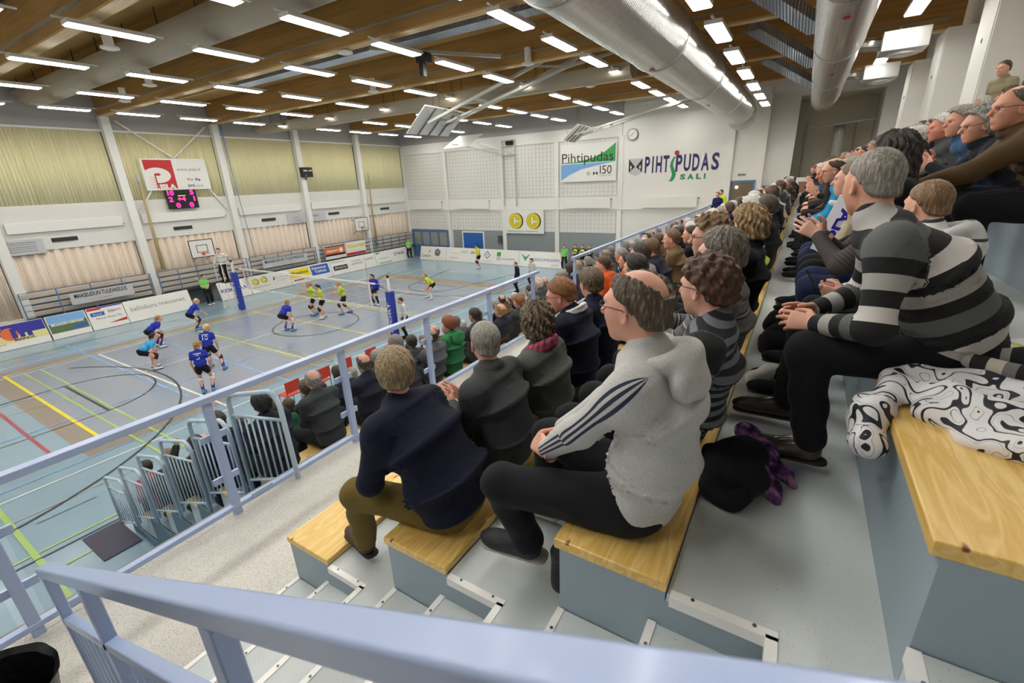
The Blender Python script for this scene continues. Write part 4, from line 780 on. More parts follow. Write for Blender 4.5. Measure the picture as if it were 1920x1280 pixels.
HL={ # hairline: x (norm fwd) -> z (norm up) above which hair grows
 'short':([-1,-.6,-.35,-.18,-.05,.1,.3,.5,.7,.9],[-1.4,-1.3,-1.1,-.6,-.22,-.14,-.05,.15,.42,.66]),
 'bald':([-1,-.6,-.35,-.18,-.05,.1,.3,.5,.62,.9],[-1.4,-1.3,-1.1,-.6,-.22,-.14,-.02,.3,1.2,2]),
 'bob':([-1,-.6,-.3,0,.2,.45,.7,.9],[-1.6,-1.6,-1.45,-1.0,-.3,.35,.6,.9]),
 'long':([-1,-.6,-.3,0,.2,.45,.7,.9],[-3,-3,-2.6,-1.8,-.6,.35,.6,.9]) }
def hair_mesh(c,A,h,style,th=.014,seed=0,big=1.0,wave=.003,crown=0):
    if style is None: return None
    r=V3(.098,.077,.092)*big; cc=c+big*(A[0]*-.012+A[2]*.03); key=style if style in HL else 'short'; hx,hzz=HL[key]
    ext=.34 if style=='long' else .2
    s=SDF(cc-V3(.17,.17,ext if style in('long','bob') else .17)*big-th,cc+.17*big+th,h)
    X=s.ax[0][:,None,None];Y=s.ax[1][None,:,None];Z=s.ax[2][None,None,:]
    q=[(X-cc[0])*A[i][0]+(Y-cc[1])*A[i][1]+(Z-cc[2])*A[i][2] for i in range(3)]
    n=[q[i]/r[i] for i in range(3)]
    zz=n[2]
    if style in ('bob','long'):  # drop straight down below the widest point
        zc=np.maximum(zz,-.0); k0=np.sqrt(n[0]**2+n[1]**2+zc**2)+1e-6; d=(k0-1)*r.min()
    else:
        zq=np.maximum(zz,-.42)*r[2]; k0=np.sqrt(n[0]**2+n[1]**2+np.maximum(zz,-.42)**2)+1e-6; k1=np.sqrt((q[0]/r[0]**2)**2+(q[1]/r[1]**2)**2+(zq/r[2]**2)**2)+1e-6; d=k0*(k0-1)/k1
    m=zz-np.interp(n[0]/np.maximum(k0,.6),hx,hzz)
    t=np.clip(m/np.where(n[0]<-.2,.55,.25),0,1); t=t*t*(3-2*t)
    T0=-.012-.06*np.clip((-zz-.15)/.3,0,1); T=T0+(th-T0)*t
    if style=='bald' or crown>0:
        cr=crown if crown else .72
        rr=np.sqrt(((n[0]+.25)/1.25)**2+(n[1]/.95)**2); u=np.clip((rr-cr+.1)/.34,0,1); u=u*u*(3-2*u); up=(zz>.2); T=np.where(up,T*0+(-.012+(th+.012)*u*t),T)
    az=np.arctan2(n[1],n[0]+.15); rg=random.Random(seed); p=[rg.uniform(0,6) for _ in range(6)]
    w=wave*(np.sin(az*11+zz*3+p[0])+.8*np.sin(az*23+np.sin(zz*4+p[1])*2)+.7*np.sin(az*7+zz*9+p[2]) ) + .0012*np.sin(az*60+p[3]+zz*5)
    if style=='curly': w=wave*2.2*(np.sin(q[0]*90+p[0])*np.sin(q[1]*95+p[1])*np.sin(q[2]*85+p[2])*1.6)
    D=d-T-w*(t>.2)
    if style in('bob','long'):
        lim=-1.75 if style=='bob' else -2.9
        D=np.maximum(D,(lim-zz+.12*np.sin(az*9))*.09); D=np.maximum(D,np.where(zz<-.35,(.62-np.sqrt(n[0]**2+n[1]**2))*.07,-1))
    s.d=D.astype(np.float32); return s.mesh()
HCACHE={}
def hand_mesh(h,curl=(.5,.55,.6,.65),thumb=.5,spread=.12,side=1,bend=0):
    """wrist at 0, +x fingers, palm faces -z, thumb toward +y*side"""
    key=(round(h,4),curl,thumb,spread,side,bend)
    if key in HCACHE: return HCACHE[key]
    s=SDF((-.05,-.08,-.09),(.2,.09,.05),h)
    s.rc((-.06,0,0),(.0,0,0),.027,.026,.01); s.loft((.005,0,0),(.085,0,0),.034,.016,.043,.0135,(0,1,0),.015,.02)
    for i,(y,L,r) in enumerate(((.033,.068,.0088),(.011,.078,.0092),(-.012,.072,.0088),(-.033,.056,.0078))):
        y*=side; p=V3(.088-.006*abs(i-1),y,0); a=0; sp=spread*(1.3-i)*side*.5
        for j,f in enumerate((.45,.32,.25)):
            a+=curl[i]*(.9,1.1,.8)[j]; dr=V3(math.cos(a)*math.cos(sp),math.sin(sp),-math.sin(a)); q=p+dr*L*f*1.05; s.rc(p,q,r*(1-.08*j),r*(.93-.08*j),.004); p=q
    p=V3(.018,.03*side,-.006); d1=nrm(V3(.62,.62*side,-.3-.3*thumb)); q=p+d1*.04; s.rc(p,q,.0145,.0115,.012); d2=nrm(V3(.85,.25*side-.35*thumb*side,-.35*thumb-.1)); e=q+d2*.03; s.rc(q,e,.0112,.0098,.004); s.rc(e,e+nrm(V3(.9,.05*side-.4*thumb*side,-.3*thumb))*.024,.0098,.0085,.003)
    HCACHE[key]=s.mesh(); return HCACHE[key]
def place_hand(mesh,w,x,n):
    """w wrist position, x finger direction, n back-of-hand normal"""
    x=nrm(x); n=nrm(n-x*(n@x)); y=np.cross(n,x); V,F=mesh; return (V@np.stack([x,y,n])+w,F)
def ik(a,t,l1,l2,pole):
    d=t-a; L=np.linalg.norm(d); L=min(max(L,.05),(l1+l2)*.995); u=d/np.linalg.norm(d); t2=a+u*L
    c=(l1*l1+L*L-l2*l2)/(2*l1*L); c=max(-1,min(1,c)); s_=math.sqrt(1-c*c); p=pole-u*(pole@u); p=nrm(p); return a+u*l1*c+p*l1*s_,t2
SKIN={}
def skin(c):
    k='skin_%d_%d_%d'%c
    return mat(k,c,.5,var=.06,vscale=18,sss=.05)
EYEW=mat('eye_white',(225,222,216),.3); EYED=mat('eye_dark',(40,34,30),.3)
def hair_mat(c,c2=None):
    c2=c2 or tuple(min(255,int(x*1.25+12)) for x in c); k='hair_%d_%d_%d_%d'%(*c,c2[0])
    if k in MATS: return MATS[k]
    m,n,l,b=nodes(k); tc=n.new('ShaderNodeTexCoord'); mp=n.new('ShaderNodeMapping'); mp.inputs['Scale'].default_value=(90,90,14); l.new(tc.outputs['Object'],mp.inputs[0]); t=n.new('ShaderNodeTexNoise'); t.inputs['Scale'].default_value=1.6; t.inputs['Detail'].default_value=5; l.new(mp.outputs[0],t.inputs[0])
    r=ramp(n,[(.32,tuple(x*.72 for x in c)),(.55,c),(.72,c2)]); l.new(t.outputs[0],r.inputs[0]); l.new(r.outputs[0],b.inputs['Base Color']); b.inputs['Roughness'].default_value=.5
    bp=n.new('ShaderNodeBump'); bp.inputs['Strength'].default_value=.6; bp.inputs['Distance'].default_value=.006; l.new(t.outputs[0],bp.inputs['Height']); l.new(bp.outputs[0],b.inputs['Normal']); return m
def cloth(name,c,bump=.12,bscale=220,rough=.85,**k): return mat('cloth_'+name,c,rough,bump=bump,bscale=bscale,var=k.pop('var',.08),vscale=k.pop('vscale',30),sheen=k.pop('sheen',.03),spec=.2,**k)
def band_mat(name,stops,period,attr='band',rough=.85):
    m,n,l,b=nodes('cloth_'+name); a=n.new('ShaderNodeAttribute'); a.attribute_name=attr; md=n.new('ShaderNodeMath'); md.operation='DIVIDE'; md.inputs[1].default_value=period; l.new(a.outputs['Fac'],md.inputs[0])
    fr=n.new('ShaderNodeMath'); fr.operation='FRACT'; l.new(md.outputs[0],fr.inputs[0]); r=ramp(n,stops,'CONSTANT'); l.new(fr.outputs[0],r.inputs[0]); l.new(r.outputs[0],b.inputs['Base Color']); b.inputs['Roughness'].default_value=rough
    tc=n.new('ShaderNodeTexCoord'); t=n.new('ShaderNodeTexNoise'); t.inputs['Scale'].default_value=260; l.new(tc.outputs['Object'],t.inputs[0]); bp=n.new('ShaderNodeBump'); bp.inputs['Strength'].default_value=.15; bp.inputs['Distance'].default_value=.01; l.new(t.outputs[0],bp.inputs['Height']); l.new(bp.outputs[0],b.inputs['Normal']); return m
def seg_near(V,segs,rad=None):
    """nearest segment index & param for each vertex"""
    best=np.full(len(V),9.);bi=np.zeros(len(V),int);bt=np.zeros(len(V))
    for i,(a,b) in enumerate(segs):
        ab=b-a;t=np.clip(((V-a)@ab)/(ab@ab),0,1);d=np.linalg.norm(V-a-t[:,None]*ab,axis=1)-(rad[i] if rad else 0);m=d<best; best[m]=d[m];bi[m]=i;bt[m]=t[m]
    return bi,bt
def figure(p,J,q):
    """p parent Empty, J joints (local), q look dict. Builds body, hair, top, trousers, shoes."""
    hd=q.get('h',.008); hc=q.get('hc',.012); hh=q.get('hh',.006); fat=q.get('fat',1.0); sc=q.get('s',1.0)
    A=J['headA']; hcn=J['head']; sk=skin(q.get('skin',(214,160,136))); mats=[sk,EYEW,EYED,hair_mat(q.get('hair',(90,70,50)))]
    parts=head_mesh(hcn,A,hh,big=sc)
    if q.get('simple'): parts=parts[:1]
    # body core: neck, torso, arms (continuous), under the clothes
    lat=J['lat']; nk=J['neck']; ch=J['chest']; ws=J['waist']; hp=J['hip']
    pts=np.array([nk,ch,ws,hp]+[J['sh'+x] for x in 'LR']+[J['el'+x] for x in 'LR']+[J['wr'+x] for x in 'LR'])
    b=SDF(pts.min(0)-.2,pts.max(0)+.2,hd)
    hb=hcn-A[2]*.1*sc-A[0]*.045*sc
    b.rc(hb,nk,.05*sc,.055*sc,.02); b.loft(nk-(nk-ch)*.2,ch,.11*sc,.06*sc,.15*sc,.09*sc,lat,.04,.05); b.loft(ch,ws,.15*sc,.09*sc,.13*sc,.085*sc,lat,.04,.05); b.loft(ws,hp,.13*sc,.085*sc,.14*sc,.09*sc,lat,.04,.06)
    ra=(.04,.034,.024) 
    for x in 'LR':
        b.rc(J['sh'+x],J['el'+x],ra[0]*sc,ra[1]*sc,.03); b.rc(J['el'+x],J['wr'+x],ra[1]*sc,ra[2]*sc,.01)
        if q.get('legs_bare'): pass
    if q.get('legs_bare'):
        for x in 'LR': pass
    parts.append((*b.mesh(),0))
    if q.get('legs_bare'):
        P_=np.array([hp,J['knL'],J['knR'],J['anL'],J['anR']]); g=SDF(P_.min(0)-.18,P_.max(0)+.18,hd)
        for x in 'LR': g.rc(J['hj'+x],J['kn'+x],.082*sc,.052*sc,.03); g.rc(J['kn'+x],J['kn'+x]*.6+J['an'+x]*.4+(-J['fwd'])*.015,.05*sc,.052*sc,.02); g.rc(J['kn'+x]*.6+J['an'+x]*.4-J['fwd']*.015,J['an'+x],.05*sc,.034*sc,.02)
        parts.append((*g.mesh(),0))
    for x in 'LR':
        H=J.get('hand'+x)
        if H is None: continue
        fx,nn,kw=H; kw=dict(kw); mh=hand_mesh(q.get('hf',.0045),side=(1 if x=='R' else -1),**kw); Vv,Ff=place_hand(mh,J['wr'+x],fx,nn); parts.append(((Vv-J['wr'+x])*sc*q.get('hs',1)+J['wr'+x],Ff,0))
    body=mesh_obj('body',parts,mats,p)
    # hair
    if q.get('style') is not None:
        hm=hair_mesh(hcn,A,hh,q['style'],q.get('th',.014),q.get('seed',0),sc,q.get('wave',.002),q.get('crown',0))
        if len(hm[0]): mesh_obj('hair',[(*hm,0)],hair_mat(q.get('hair',(90,70,50)),q.get('hair2')),p)
    if q.get('pony'):
        s=SDF(hcn-.3,hcn+.3,hh*1.3); o=hcn-A[0]*.11*sc+A[2]*.04*sc; s.rc(o,o-A[0]*.03-A[2]*.03,.02,.028,.02); s.rc(o-A[0]*.03-A[2]*.03,o-A[0]*.035-A[2]*.17+A[1]*.01,.028,.012,.02); mesh_obj('ponytail',[(*s.mesh(),0)],hair_mat(q.get('hair')),p)
    if q.get('glasses'):
        m=M(); c=hcn; P=lambda x,y,z:Vector(c+sc*(A[0]*x+A[1]*y+A[2]*z))
        for sg in (-1,1):
            m.tube([P(.106-.008*abs(math.cos(a)),.033*sg+.024*math.cos(a),.004+.017*math.sin(a)) for a in [k*math.pi/7 for k in range(15)]],.0016,5); m.tube([P(.096,.058*sg,.01),P(.04,.079*sg,.012),P(-.004,.084*sg,.008),P(-.02,.083*sg,-.01)],.0018,5)
        m.tube([P(.108,.009,.008),P(.108,-.009,.008)],.0016,5); o=m.build('glasses',mat('spectacle_frame',(50,46,44),.3,metal=.4),None,smooth=True,org=(0,0,0)); o.parent=p
    # top
    t=q['top']; th_=t.get('t',.018)*fat; pts2=pts; s=SDF(pts2.min(0)-.26*fat,pts2.max(0)+.22*fat,hc)
    W=t.get('w',1.0)*fat*sc; B=t.get('belly',0)
    u=nrm(nk-hp)
    sh=(J['shL']+J['shR'])/2
    s.loft(sh+u*.0,ch,.150*W,.082*W,.172*W,.118*W,lat,.05,.055,2.2); s.loft(ch,ws,.172*W,.118*W,(.160+B*.5)*W,(.115+B)*W,lat,.05,.05,2.2); s.loft(ws,hp,(.158+B*.5)*W,(.113+B)*W,.168*W,(.120+B*.8)*W,lat,.05,.06,2.2)
    s.rc(sh+u*.05,nk+u*.022,.09*W,.066*sc,.05)
    for x in 'LR':
        S_=J['sh'+x]; s.rc(S_-(S_-sh)*.5+u*.012,S_,.062*W,.056*W,.08)
        sl=t.get('sleeve','long'); E_=J['el'+x]; Wr=J['wr'+x]
        if sl=='none': continue
        if sl=='short': s.rc(S_,S_+(E_-S_)*.55,.064*W,.056*W,.04); continue
        s.rc(S_,E_,.06*W,.052*W,.05); wl=t.get('cuff',.93); s.rc(E_,E_+(Wr-E_)*wl,.054*W,.036*sc+th_*.35,.02)
        if t.get('cuffband',1): s.rc(E_+(Wr-E_)*(wl-.06),E_+(Wr-E_)*wl,.036*sc+th_*.2,.035*sc+th_*.2,.006)
    if t.get('hem'): 
        for x in 'LR': s.rc(hp+lat*(.08 if x=='L' else -.08),hp+lat*(.08 if x=='L' else -.08)+J['fwd']*.1-V3(0,0,.0),.1*W,.09*W,.04)
    if t.get('collar'):
        cr=t['collar']; c=nk+u*.02
        for k in range(12):
            a=math.pi*2*k/12; b_=math.pi*2*(k+1)/12; f=lambda a:c+lat*.062*sc*math.sin(a)-J['fwd']*(.066*sc*math.cos(a)-.005)+u*.018*math.cos(a); s.rc(f(a),f(b_),cr,cr,.012)
    s.wrinkle(t.get('wr',.003),t.get('wf',26),q.get('seed',0))
    if t.get('flat',1) and 'seatz' in J: s.cut(lambda X,Y,Z:(J['seatz']+.004-Z)+0*X+0*Y)
    segs=[(hp,ws),(ws,ch),(ch,nk)]+[x for k in 'LR' for x in ((J['sh'+k],J['el'+k]),(J['el'+k],J['wr'+k]))]
    RAD=[.15*W,.15*W,.13*W,.06*W,.05*W,.06*W,.05*W]
    def band(V):
        bi,bt=seg_near(V,segs,RAD); L=[np.linalg.norm(b-a) for a,b in segs]; off=[0,L[0],L[0]+L[1],.5,.5+L[3],.5,.5+L[5]]
        arc=np.array(off)[bi]+bt*np.array(L)[bi]
        tz=((V-hp)@u); return np.where(bi<3,tz+t.get('slant',0)*((V-hp)@lat),arc)
    up_=V3(0,0,1)
    def ang(V):
        bi,bt=seg_near(V,segs,RAD); out=np.full(len(V),9.0)
        for i in (3,4,5,6):
            a,b_=segs[i]; d=nrm(b_-a); o=lat*(1 if i<5 else -1); o=o*.9+up_*.35; o=nrm(o-d*(o@d)); w_=np.cross(d,o); m=bi==i; r=V[m]-a; out[m]=np.arctan2(r@w_,r@o)
        return out
    mesh_obj(t.get('name','sweater'),[(*s.mesh(),0)],t['mat'],p,{'band':band,'ang':ang})
    if t.get('hood'):
        hs=SDF(nk-.34,nk+.22,hc*.9); c=nk-u*.0-J['fwd']*.01
        for k in range(18):
            a=math.pi*2*k/18; b_=math.pi*2*(k+1)/18; f=lambda a:c+lat*.105*math.sin(a)-J['fwd']*(.02+.095*math.cos(a))+u*(-.012-.05*math.cos(a-math.pi) if False else -.005+.03*math.cos(a)); hs.rc(f(a),f(b_),.022+.016*max(0,math.cos(a)),.022+.016*max(0,math.cos(b_)),.012)
        hs.ell(c-J['fwd']*.12-u*.05,V3(.05,.14,.085),None,.03); hs.rc(c-J['fwd']*.135-u*.16,c-J['fwd']*.13-u*.07,.035,.06,.03)
        hs.wrinkle(.005,34,4); mesh_obj('hood',[(*hs.mesh(),0)],t['mat'],p,{'ang':lambda V:np.full(len(V),9.0),'band':lambda V:V[:,2]})
    # trousers
    b=q.get('bottom')
    if b:
        W=b.get('w',1.0)*fat*sc; P_=np.array([hp,J['knL'],J['knR'],J['anL'],J['anR']]); s=SDF(P_.min(0)-.2,P_.max(0)+.2,hc)
        s.loft(hp-lat*.045,hp+lat*.045,.108*W,.104*W,.108*W,.104*W,J['fwd'],.04,.1*W); 
        for x in 'LR':
            K=J['kn'+x];H_=J['hj'+x];An=J['an'+x]
            if b.get('short'): s.rc(H_,H_+(K-H_)*b['short'],.098*W,.085*W,.04); continue
            s.rc(H_,K,.092*W,.070*W,.04); e=An+(K-An)*.06; s.rc(K,e,.068*W,.057*W,.03)
        s.wrinkle(b.get('wr',.004),44,q.get('seed',0)+3)
        if 'seatz' in J: s.cut(lambda X,Y,Z:np.where(X+0*Y+0*Z<J.get('seatedge',.2),(J['seatz']+.003-Z)+0*X+0*Y,-1.))
        mesh_obj(b.get('name','trousers'),[(*s.mesh(),0)],b['mat'],p)
    for x in 'LR':
        if q.get('shoe') is None: break
        An=J['an'+x]; fd=nrm(J.get('ft'+x,J['fwd'])); up2=J.get('fu'+x,V3(0,0,1)); up2=nrm(up2-fd*(fd@up2)); ltt=np.cross(up2,fd); sole=An-up2*.075+fd*.022
        s=SDF(An-.30,An+.30,max(hd*.8,.006) if hd<.012 else hd); B_=np.stack([fd,ltt,up2])
        s.ell(sole+fd*.02+up2*.045,V3(.082,.048,.055),B_,.03); s.ell(sole+fd*.125+up2*.032,V3(.095,.051,.042),B_,.035); s.rc(An+up2*.02,An-up2*.03,.045,.045,.03)
        s.cut(lambda X,Y,Z:-((X-sole[0])*up2[0]+(Y-sole[1])*up2[1]+(Z-sole[2])*up2[2]-.018))
        so=SDF(An-.30,An+.30,s.h); so.loft(sole+up2*.0-fd*.05,sole+fd*.165,.046,.02,.05,.02,ltt,.02,.05); so.cut(lambda X,Y,Z:-((X-sole[0])*up2[0]+(Y-sole[1])*up2[1]+(Z-sole[2])*up2[2]-.0)); so.cut(lambda X,Y,Z:((X-sole[0])*up2[0]+(Y-sole[1])*up2[1]+(Z-sole[2])*up2[2]-.026))
        sh_=mesh_obj('shoe',[(*s.mesh(),0),(*so.mesh(),1)],[q['shoe'],q.get('sole',mat('dark_sole',(38,34,32),.7))],p)
        if q.get('laces'):
            m=M()
            for k in range(5):
                o=sole+fd*(.055+.02*k)+up2*(.083-.007*k); m.tube([Vector(o-ltt*.022+up2*-.004),Vector(o+up2*.003),Vector(o+fd*.012+ltt*.022-up2*.004)],.0022,5)
            o=m.build('laces',mat('lace',(70,66,62),.8),None,smooth=True,org=(0,0,0)); o.parent=sh_
    return body
def seated(head,turn=0,pitch=0,wrL=None,wrR=None,knL=None,knR=None,anL=None,anR=None,poleL=None,poleR=None,handL=None,handR=None,sc=1.0,hunch=.03,shw=.175,tilt=0):
    """joints for a seated person; origin = seat contact, x forward, z up; head = centre of head"""
    J={}; head=np.array(head,float); hip=V3(0,0,.10*sc); J['fwd']=V3(1,0,0); J['lat']=V3(0,1,0); J['seatz']=0.0
    a=math.radians(turn); b=math.radians(pitch); A=(Rz(a)@Ry(b)@Rx(math.radians(tilt))).T; J['headA']=A; J['head']=head
    nk=head-A[2]*.135*sc-A[0]*.05*sc; nk=nk-V3(0,0,.012)
    J['hip']=hip; d=nk-hip; L=np.linalg.norm(d); u=d/L; back=nrm(np.cross(V3(0,1,0),u))*-1
    J['neck']=nk; J['waist']=hip+d*.3-V3(1,0,0)*hunch*.8; J['chest']=hip+d*.68-V3(1,0,0)*hunch*1.0
    shc=nk-u*.065
    J['lat']=V3(0,1,0)
    for x,s in (('L',1),('R',-1)):
        J['sh'+x]=shc+J['lat']*shw*sc*s; J['hj'+x]=hip+V3(.03,.09*s*sc,-.01)
    J['knL']=V3(.45,.14,.09)*sc if knL is None else V3(*knL); J['knR']=V3(.45,-.14,.09)*sc if knR is None else V3(*knR)
    fz=-.42+.085
    J['anL']=V3(.42,.14,fz) if anL is None else V3(*anL); J['anR']=V3(.42,-.14,fz) if anR is None else V3(*anR)
    wrL=V3(.30,.06,.24) if wrL is None else V3(*wrL); wrR=V3(.30,-.06,.24) if wrR is None else V3(*wrR)
    for x,w_,s,pl in (('L',wrL,1,poleL),('R',wrR,-1,poleR)):
        pole=V3(-.5,.6*s,-.8) if pl is None else V3(*pl); J['el'+x],J['wr'+x]=ik(J['sh'+x],w_,.29*sc,.26*sc,pole)
    J['handL']=handL; J['handR']=handR; return J
def clasped(J,curl=(.75,.8,.85,.9),d=None):
    """both hands meet in front; fingers point forward-inward and interlock"""
    for x,s in (('L',1),('R',-1)):
        J['hand'+x]=(nrm(V3(.8,-.75*s,-.05) if d is None else V3(*d)*V3(1,s,1)),nrm(V3(.35,.85*s,.35)),dict(curl=curl,thumb=.7,spread=.05))
    return J
def standing(hipz=.88,hipx=0,lean=8,turn=0,pitch=8,feet=((0,.13),(0,-.13)),wrL=None,wrR=None,sc=1.0,handL=None,handR=None,hand=dict(curl=(.4,.45,.5,.55),thumb=.4),poleL=None,poleR=None,kpole=(1,0,.1),fdir=None):
    J={}; a=math.radians(lean); hip=V3(hipx,0,hipz)*1.0; J['fwd']=V3(1,0,0); J['lat']=V3(0,1,0); J['hip']=hip; u=V3(math.sin(a),0,math.cos(a))
    nk=hip+u*.50*sc; J['neck']=nk; J['waist']=hip+u*.15*sc; J['chest']=hip+u*.35*sc-V3(.01,0,0)
    J['headA']=(Rz(math.radians(turn))@Ry(math.radians(pitch))).T; A=J['headA']; J['head']=nk+V3(0,0,.02)+A[2]*.15*sc+A[0]*.05*sc+V3(math.sin(a),0,0)*.04
    for k,(x,s) in enumerate((('L',1),('R',-1))):
        J['sh'+x]=nk-u*.06*sc+V3(0,.165*sc*s,0); J['hj'+x]=hip+V3(0,.085*s*sc,-.02); an=V3(feet[k][0],feet[k][1],(feet[k][2] if len(feet[k])>2 else 0)+.085); J['kn'+x],J['an'+x]=ik(J['hj'+x],an,.43*sc,.42*sc,V3(*kpole)+V3(0,.25*s,0))
        w_=(wrL,wrR)[k]; w_=J['sh'+x]+V3(.06,.06*s,-.5*sc) if w_ is None else V3(*w_); pl=(poleL,poleR)[k]
        J['el'+x],J['wr'+x]=ik(J['sh'+x],w_,.28*sc,.25*sc,V3(-.6,.5*s,-.2) if pl is None else V3(*pl)); H=(handL,handR)[k]
        d=nrm(J['wr'+x]-J['el'+x]); J['hand'+x]=(d,nrm(V3(.2,s,.2)),hand) if H is None else H
    return J
def place(name_label,seat,yaw,J,q,cat='person',group=None):
    t=thing('person',name_label,cat,tuple(seat),group); t.rotation_euler=(0,0,yaw)
    ORG[t.name]=(0,0,0); figure(t,J,q); return t
# ================================================================ PEOPLE IN THE NEAR ROWS
def st(i): return (rowx(i)+.2, SL+RS*i+.46)
PI=math.pi
def hero(lab,i,Y,q,J,yaw=PI,dx=0,cat='person'):
    X,Z=st(i); return place(lab,(X+dx,Y,Z),yaw,J,q)
NAVYK=cloth('navy_knit',(25,28,46)); OLIVE=cloth('olive_trousers',(110,92,44),.1,120); BROWNL=mat('brown_suede',(74,54,44),.7,bump=.1)
BLKT=cloth('black_trousers',(26,27,31),.06,160); CHAR=cloth('charcoal_fleece',(68,70,72)); GREEN_G=cloth('grey_green_knit',(88,92,88),.2); DKC=cloth('black_coat',(24,24,28),.1,60); JEAN=cloth('navy_jeans',(34,42,74),.15,160)
HER=dict(h=.009,hc=.010,hh=.0045,hf=.0042)
# heather hoodie with three navy sleeve stripes
m,n,l,b=nodes('cloth_hoodie'); a=n.new('ShaderNodeAttribute'); a.attribute_name='ang'
ab=n.new('ShaderNodeMath'); ab.operation='ABSOLUTE'; l.new(a.outputs['Fac'],ab.inputs[0])
c0=n.new('ShaderNodeMath'); c0.operation='LESS_THAN'; c0.inputs[1].default_value=.085; l.new(ab.outputs[0],c0.inputs[0])
sb=n.new('ShaderNodeMath'); sb.operation='SUBTRACT'; sb.inputs[1].default_value=.33; l.new(ab.outputs[0],sb.inputs[0]); ab2=n.new('ShaderNodeMath'); ab2.operation='ABSOLUTE'; l.new(sb.outputs[0],ab2.inputs[0])
c1=n.new('ShaderNodeMath'); c1.operation='LESS_THAN'; c1.inputs[1].default_value=.085; l.new(ab2.outputs[0],c1.inputs[0]); mxn=n.new('ShaderNodeMath'); mxn.operation='MAXIMUM'; l.new(c0.outputs[0],mxn.inputs[0]); l.new(c1.outputs[0],mxn.inputs[1])
tc=n.new('ShaderNodeTexCoord'); t=n.new('ShaderNodeTexNoise'); t.inputs['Scale'].default_value=200; t.inputs['Detail'].default_value=4; l.new(tc.outputs['Object'],t.inputs[0]); r=ramp(n,[(.3,(178,176,173)),(.7,(203,201,198))]); l.new(t.outputs[0],r.inputs[0])
mx=n.new('ShaderNodeMix'); mx.data_type='RGBA'; l.new(mxn.outputs[0],mx.inputs[0]); l.new(r.outputs[0],mx.inputs[6]); mx.inputs[7].default_value=(*s2l((40,46,70)),1); l.new(mx.outputs[2],b.inputs['Base Color']); b.inputs['Roughness'].default_value=.9
HOOD=m
STRIPE=band_mat('wide_stripes',[(0,(22,22,25)),(.17,(206,200,195)),(.33,(22,22,25)),(.5,(92,95,95)),(.67,(24,24,27)),(.83,(168,166,162))],.33)
THIN=band_mat('thin_stripes',[(0,(30,30,34)),(.5,(112,114,122))],.045)
NORD=band_mat('nordic_bands',[(0,(96,96,96)),(.3,(40,40,42)),(.36,(150,150,148)),(.42,(52,52,54)),(.5,(110,110,108)),(.8,(200,200,196)),(.84,(84,84,84))],.14)
RIBB=band_mat('ribbed_brown',[(0,(78,70,70)),(.6,(58,52,53))],.02)
NAVRED=band_mat('navy_red_band',[(0,(28,30,46)),(.42,(200,34,44)),(.5,(214,60,66)),(.56,(28,30,46))],.55)
CURL=(.7,.8,.85,.9)
# navy sweater
J=seated((.30,.0,.75),turn=-42,pitch=4,wrL=(.46,.10,.16),wrR=(.48,-.02,.17),knL=(.50,.2,.09),knR=(.48,-.2,.08),anL=(.60,.13,-.335),anR=(.55,-.22,-.335),hunch=.05,poleL=(-.5,.9,-.5)); clasped(J); J['ftL']=V3(.9,-.2,0)
hero('person with fair grey hair in a navy sweater and olive trousers on the bench end',1,-1.53,dict(HER,skin=(216,160,136),hair=(146,124,92),hair2=(200,180,146),style='short',th=.02,seed=1,fat=1.12,top=dict(mat=NAVYK,name='sweater',w=1.06,collar=.022,belly=.02),bottom=dict(mat=OLIVE,w=1.02),shoe=BROWNL,laces=1),J)
# grey fleece, clapping
J=seated((.11,.0,.77),turn=-38,pitch=4,wrL=(.36,.04,.34),wrR=(.36,-.06,.34),handL=(nrm(V3(.9,-.1,.5)),nrm(V3(0,1,.0)),dict(curl=(.15,.15,.2,.2),thumb=.1)),handR=(nrm(V3(.9,.1,.5)),nrm(V3(0,-1,.0)),dict(curl=(.15,.15,.2,.2),thumb=.1)))
hero('person with cropped grey hair in a charcoal fleece, second on the second bench',1,-1.02,dict(HER,skin=(216,158,134),hair=(150,144,134),hair2=(196,190,180),style='short',th=.007,wave=.0006,seed=2,fat=1.08,top=dict(mat=CHAR,name='fleece',collar=.024,belly=.015),bottom=dict(mat=cloth('dark_olive_trousers',(58,60,44))),shoe=BROWNL),J)
# wavy hair, grey green sweater, plaid scarf
PLA=mat('plaid',(176,60,84),.9)
m,n,l,b=nodes('cloth_plaid'); tc=n.new('ShaderNodeTexCoord'); ck=n.new('ShaderNodeTexChecker'); ck.inputs['Scale'].default_value=26; ck.inputs[1].default_value=(*s2l((168,54,78)),1); ck.inputs[2].default_value=(*s2l((70,66,84)),1); l.new(tc.outputs['Object'],ck.inputs[0]); wv=n.new('ShaderNodeTexWave'); wv.inputs['Scale'].default_value=9; l.new(tc.outputs['Object'],wv.inputs[0]); mx=n.new('ShaderNodeMix'); mx.data_type='RGBA'; l.new(wv.outputs[0],mx.inputs[0]); l.new(ck.outputs[0],mx.inputs[6]); mx.inputs[7].default_value=(*s2l((190,84,106)),1); l.new(mx.outputs[2],b.inputs['Base Color']); b.inputs['Roughness'].default_value=.9; PLAID=m
def scarf(t,J,mt,r=.026,name='scarf',drop=0):
    nk=J['neck']; s=SDF(nk-.3,nk+.2,.008); c=nk+V3(-.01,0,.0)
    for lv in (0,1):
        for k in range(16):
            a=2*PI*k/16;b_=2*PI*(k+1)/16; f=lambda a:c+V3(.088*math.cos(a),.094*math.sin(a),.028*lv-.045*math.cos(a)*1.0); s.rc(f(a),f(b_),r*(1-.15*lv),r*(1-.15*lv),.008)
    if drop: s.rc(c+V3(.08,.02,-.04),c+V3(.16,.03,-drop),.026,.022,.01)
    s.wrinkle(.003,80,2); mesh_obj(name,[(*s.mesh(),0)],mt,t)
